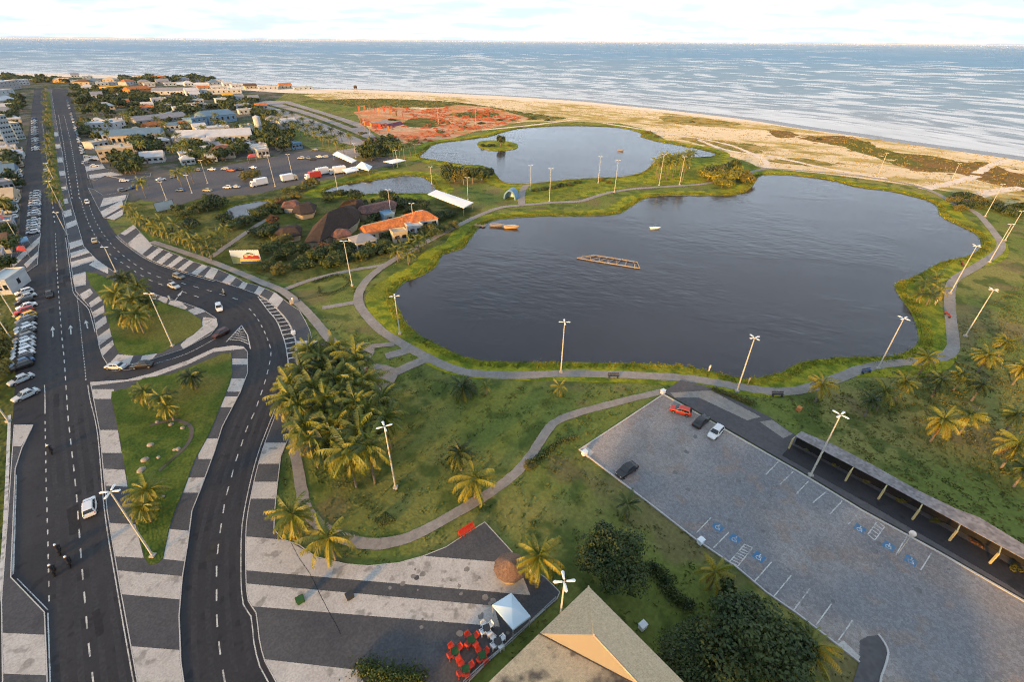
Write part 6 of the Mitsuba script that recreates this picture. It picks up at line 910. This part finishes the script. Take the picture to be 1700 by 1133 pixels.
for i, (x, y, m, a, l) in enumerate([(1018,628,'dark_metal',0,'dark bench below the lake path in the middle of the picture'),(1290,659,'dark_metal',0,'dark bench beside the lake path right of the car park corner'),(1437,620,'cloth_blue',15,'dark blue bench beside the lake path by a lamp post'),(1597,441,'bench_red',60,'red bench between the path and the lake at the right'),(1572,526,'bench_red',80,'red bench left of the path below the palm thicket'),(1590,345,'bench_red',20,'red bench in the thicket at the right end of the lake'),(608,622,'bench_red',60,'red bench on the round paved place by the palm clump')]):
    c = G(x, y); t = thing('park_bench', l, 'bench'); tw = place(c[0], c[1], .09, a, 1.3)
    for q in SLAT: part(t, 'slat', q, m, tw)
    for q in BLEG: part(t, 'leg', q, 'dark_metal', tw)
for x, y, l, m in [(1162,903,'white utility box at the kerb of the accessible parking bays','white_plastic'),(970,756,'white box at the left corner of the cobbled car park','white_plastic'),(1100,654,'white post block at the top corner of the cobbled car park','white_plastic'),(485,505,'pale stone block beside the bend of the path','wall_cream'),(488,556,'white sign block at the kerb of the bend','white_plastic'),(500,1001,'dark green planter on the plaza, left one','green_cloth'),(582,994,'dark grey planter on the plaza, right one','dark_metal'),(1325,683,'orange waste bin on the lawn right of the walkway','wall_orange'),(1066,1044,'small white light box in the shade right of the tan roof','white_plastic'),(1115,1090,'second small white light box right of the tan roof, lower','white_plastic')]:
    c = G(x, y); t = thing('utility_box', l, 'box'); part(t, 'body', shape(rbox(.9, .7, .8, .06), 30), m, place(c[0], c[1], .1, 35)); part(t, 'lid', shape(rbox(1.0, .8, .1, .04), 30), m, place(c[0], c[1], .9, 35))
# stones and dug border on the triangular island
ST = [shape(trimesh.Trimesh(s_.vertices * (1 + .35 * (meshkit.fbm(s_.vertices * 1.3 + i, 3) - .5))[:, None] * [1, .75, .55], s_.faces, process=False), True) for i, s_ in enumerate([trimesh.creation.icosphere(3, .6) for _ in range(3)])]; pmat('rock', lambda p, n, uv: mix((.20, .165, .13), (.38, .33, .28), fbm(p.x * 2, p.y * 2, p.z * 2, 3)), .9, .2)
for i, (x, y, s, l) in enumerate([(251,741,1.3,'pale flat stone in the middle of the triangular island'),(242,766,1.5,'brown stone left of the dug border on the triangular island'),(236,783,1.6,'large pale stone at the lower left of the triangular island'),(297,748,1.0,'stone on the upper part of the dug border'),(304,713,1.0,'yellowish stone at the top of the dug border'),(291,749,.8,'small stone inside the dug border'),(285,707,1.1,'stone left of the top of the dug border'),(262,703,.9,'stone at the left end of the dug border'),(264,762,.8,'small stone above the golden palm on the island'),(270,828,1.0,'stone beside the golden palm on the island'),(256,840,.9,'lowest stone on the island')]): c = G(x, y); solo('stone', ST[i % 3], 'rock', l, 'stone', None, None, place(c[0], c[1], .28, 40 * i, s * .78))
bd = line([(252,708),(285,700),(305,703),(318,712),(318,728),(308,745),(290,762),(268,782)], True, .5); struct('dug_border', slab(bd.buffer(.32), .2, .30), 'earth')
# on the water
t = thing('wooden_raft', 'long wooden frame floating in the middle of the big lake', 'raft'); q = [G(958,429,-.1), G(1000,436,-.1), G(1062,446,-.1), G(1058,436,-.1), G(1005,427,-.1), G(985,424,-.1)]
for a, b in ((0, 1), (1, 2), (2, 3), (3, 4), (4, 5), (5, 0)): part(t, 'beam', shape(cyl(.17, .17, q[a] + [0, 0, .1], q[b] + [0, 0, .1], 7)), 'raft_wood')
for f in np.linspace(.08, .92, 7): a, b = q[0] * (1 - f) + q[2] * f, q[5] * (1 - f) + q[3] * f; part(t, 'cross_beam', shape(cyl(.10, .10, a + [0, 0, .2], b + [0, 0, .2], 6)), 'raft_wood'); part(t, 'upright', shape(cyl(.08, .08, a, a + [0, 0, 1.3], 6)), 'raft_wood')
def hull(L, W, Hh): return shape(manifold3d.Manifold.batch_hull([manifold3d.Manifold.sphere(.08, 8).translate([x, y, z]) for x, y, z in ((-L / 2, -W * .35, Hh), (-L / 2, W * .35, Hh), (L / 2, 0, Hh + .15), (L * .2, -W / 2, Hh), (L * .2, W / 2, Hh), (-L * .4, -W * .25, 0), (-L * .4, W * .25, 0), (L * .3, 0, 0))]) - manifold3d.Manifold.batch_hull([manifold3d.Manifold.sphere(.05, 6).translate([x, y, z]) for x, y, z in ((-L * .42, -W * .28, Hh + .5), (-L * .42, W * .28, Hh + .5), (L * .38, 0, Hh + .5), (L * .2, -W * .36, Hh + .5), (L * .2, W * .36, Hh + .5), (-L * .35, -W * .2, .25), (-L * .35, W * .2, .25), (L * .25, 0, .25))]), 30)
for x, y, m, a, l, s in [(825,376,'grey_boat',-10,'grey boat moored at the left shore of the big lake',1.25),(849,379,'tan_boat',-5,'tan boat moored at the left shore of the big lake',1.3),(1087,380,'white_plastic',0,'small white pedal boat alone on the big lake',.9),(1030,251,'grey_boat',-20,'dark boat on the far lake',1.0)]:
    c = G(x, y, -.25); t = thing('boat', l, 'boat'); tw = place(c[0], c[1], -.32, a, s); part(t, 'hull', hull(4.4, 1.7, .7), m, tw)
    for xx in (-.9, .5): part(t, 'thwart', shape(bx(xx - .15, xx + .15, -.6, .6, .5, .56)), 'wood', tw)
t = thing('jetty', 'small wooden jetty at the left shore of the big lake', 'jetty'); A, B = G(787,374)[:2], G(806,376)[:2]; u = (B - A) / np.linalg.norm(B - A); v = np.array([-u[1], u[0]]); Lj = np.linalg.norm(B - A)
for i in range(int(Lj / .35)): p = A + u * i * .35; part(t, 'plank', shape(slab(Polygon([p - v * .9, p + u * .31 - v * .9, p + u * .31 + v * .9, p + v * .9]), .12, .18)), 'wood')
for i in range(3): p = A + u * Lj * (i + .5) / 3; [part(t, 'pile', shape(cyl(.12, .12, (*(p + v * e), -.8), (*(p + v * e), .5), 7)), 'wood') for e in (-.95, .95)]
# the orange field: earth mounds and tyre walls, too many and too small to tell apart; low grandstand
r = np.random.default_rng(12); N = 420; b = CLAY.buffer(-3).bounds; Q = np.c_[r.uniform(b[0], b[2], 4000), r.uniform(b[1], b[3], 4000)]; Q = Q[shapely.contains_xy(CLAY.buffer(-2), Q[:, 0], Q[:, 1])]; Q = Q[meshkit.noise(np.c_[Q / 28, np.zeros(len(Q))], 3) > .52][:N]
pmat('mound', lambda p, n, uv: mix((.36, .10, .045), (.20, .06, .035), noise(p.x, p.y, p.z)), .95, .1)
cone = trimesh.creation.cone(.9, 1.0, sections=7); solo('clay_mounds', shape(cat_([trimesh.Trimesh(cone.vertices * [r.uniform(1, 3.4), r.uniform(.7, 1.2), r.uniform(.6, 1.6)] + [*q, 0], cone.faces, process=False) for q in Q])), 'mound', 'small mounds and heaps of reddish earth over the orange field', 'mounds', None, 'stuff')
def stand(a, b, rows, m, l):
    A, B = G(*a)[:2], G(*b)[:2]; u = B - A; W = np.linalg.norm(u); tw = place(A[0], A[1], 0, math.degrees(math.atan2(u[1], u[0]))); t = thing('grandstand', l, 'grandstand')
    for i in range(rows): part(t, 'step', shape(bx(0, W, i * 1.2, i * 1.2 + 1.19, 0, .5 + .5 * i)), m, tw)
mat('purple', (.16, .07, .11), .8, .2); stand((601,207), (622,212), 4, 'mound', 'low reddish grandstand left of the pale square on the orange field'); stand((648,212), (672,206), 4, 'purple', 'purple stepped stand right of the pale square on the orange field'); struct('pale_square', flat(area([(612,206),(640,198),(662,205),(640,215)]), .09), 'gravel')
for i, (x, y) in enumerate([(596,190),(605,188),(614,186),(622,189),(612,194),(630,193),(640,192),(650,196),(660,199),(670,203),(606,216),(616,220),(630,222),(644,226),(600,212)]): c = G(x, y); solo('red_banner', shape(cat_([cyl(.12, .10, (0, 0, 0), (0, 0, 7), 6), bx(.0, 1.6, -.05, .05, 3.5, 7)])), 'wall_orange' if i % 3 else 'red_plastic', f'{nth(i)} tall orange banner in the band of banners at the left of the orange field', 'banner', 'banners by the orange field', None, place(c[0], c[1], 0, 30 * i))
t = thing('lifeguard_tower', 'small dark lookout tower on the beach', 'tower'); c = G(591, 152); [part(t, 'leg', shape(cyl(.2, .2, (x, y, 0), (x * .8, y * .8, 4), 6)), 'wood', place(c[0], c[1], 0)) for x in (-1.5, 1.5) for y in (-1.5, 1.5)]; part(t, 'cabin', shape(rbox(3.6, 3.6, 2.6, .1), 30), 'dark_opening', place(c[0], c[1], 4)); part(t, 'roof', shape(cyl(3.0, .2, (0, 0, 6.6), (0, 0, 8), 4)), 'roof_brown', place(c[0], c[1], 0))
# ---------------------------------------------------------------- sea air
scene['air'] = {'type': 'homogeneous', 'albedo': {'type': 'rgb', 'value': [.95, .95, .95]}, 'sigma_t': {'type': 'rgb', 'value': [2.2e-5, 2.4e-5, 2.8e-5]}}
scene['haze'] = {'type': 'cube', 'to_world': T().translate([0, 29000, 30.5]).scale([62000, 34000, 34.5]), 'bsdf': {'type': 'null'}, 'interior': {'type': 'ref', 'id': 'air'}}
labels['haze'] = {'kind': 'stuff', 'label': 'thin sea haze over the whole coast', 'category': 'haze'}
scene['camera']['medium'] = {'type': 'ref', 'id': 'air'}
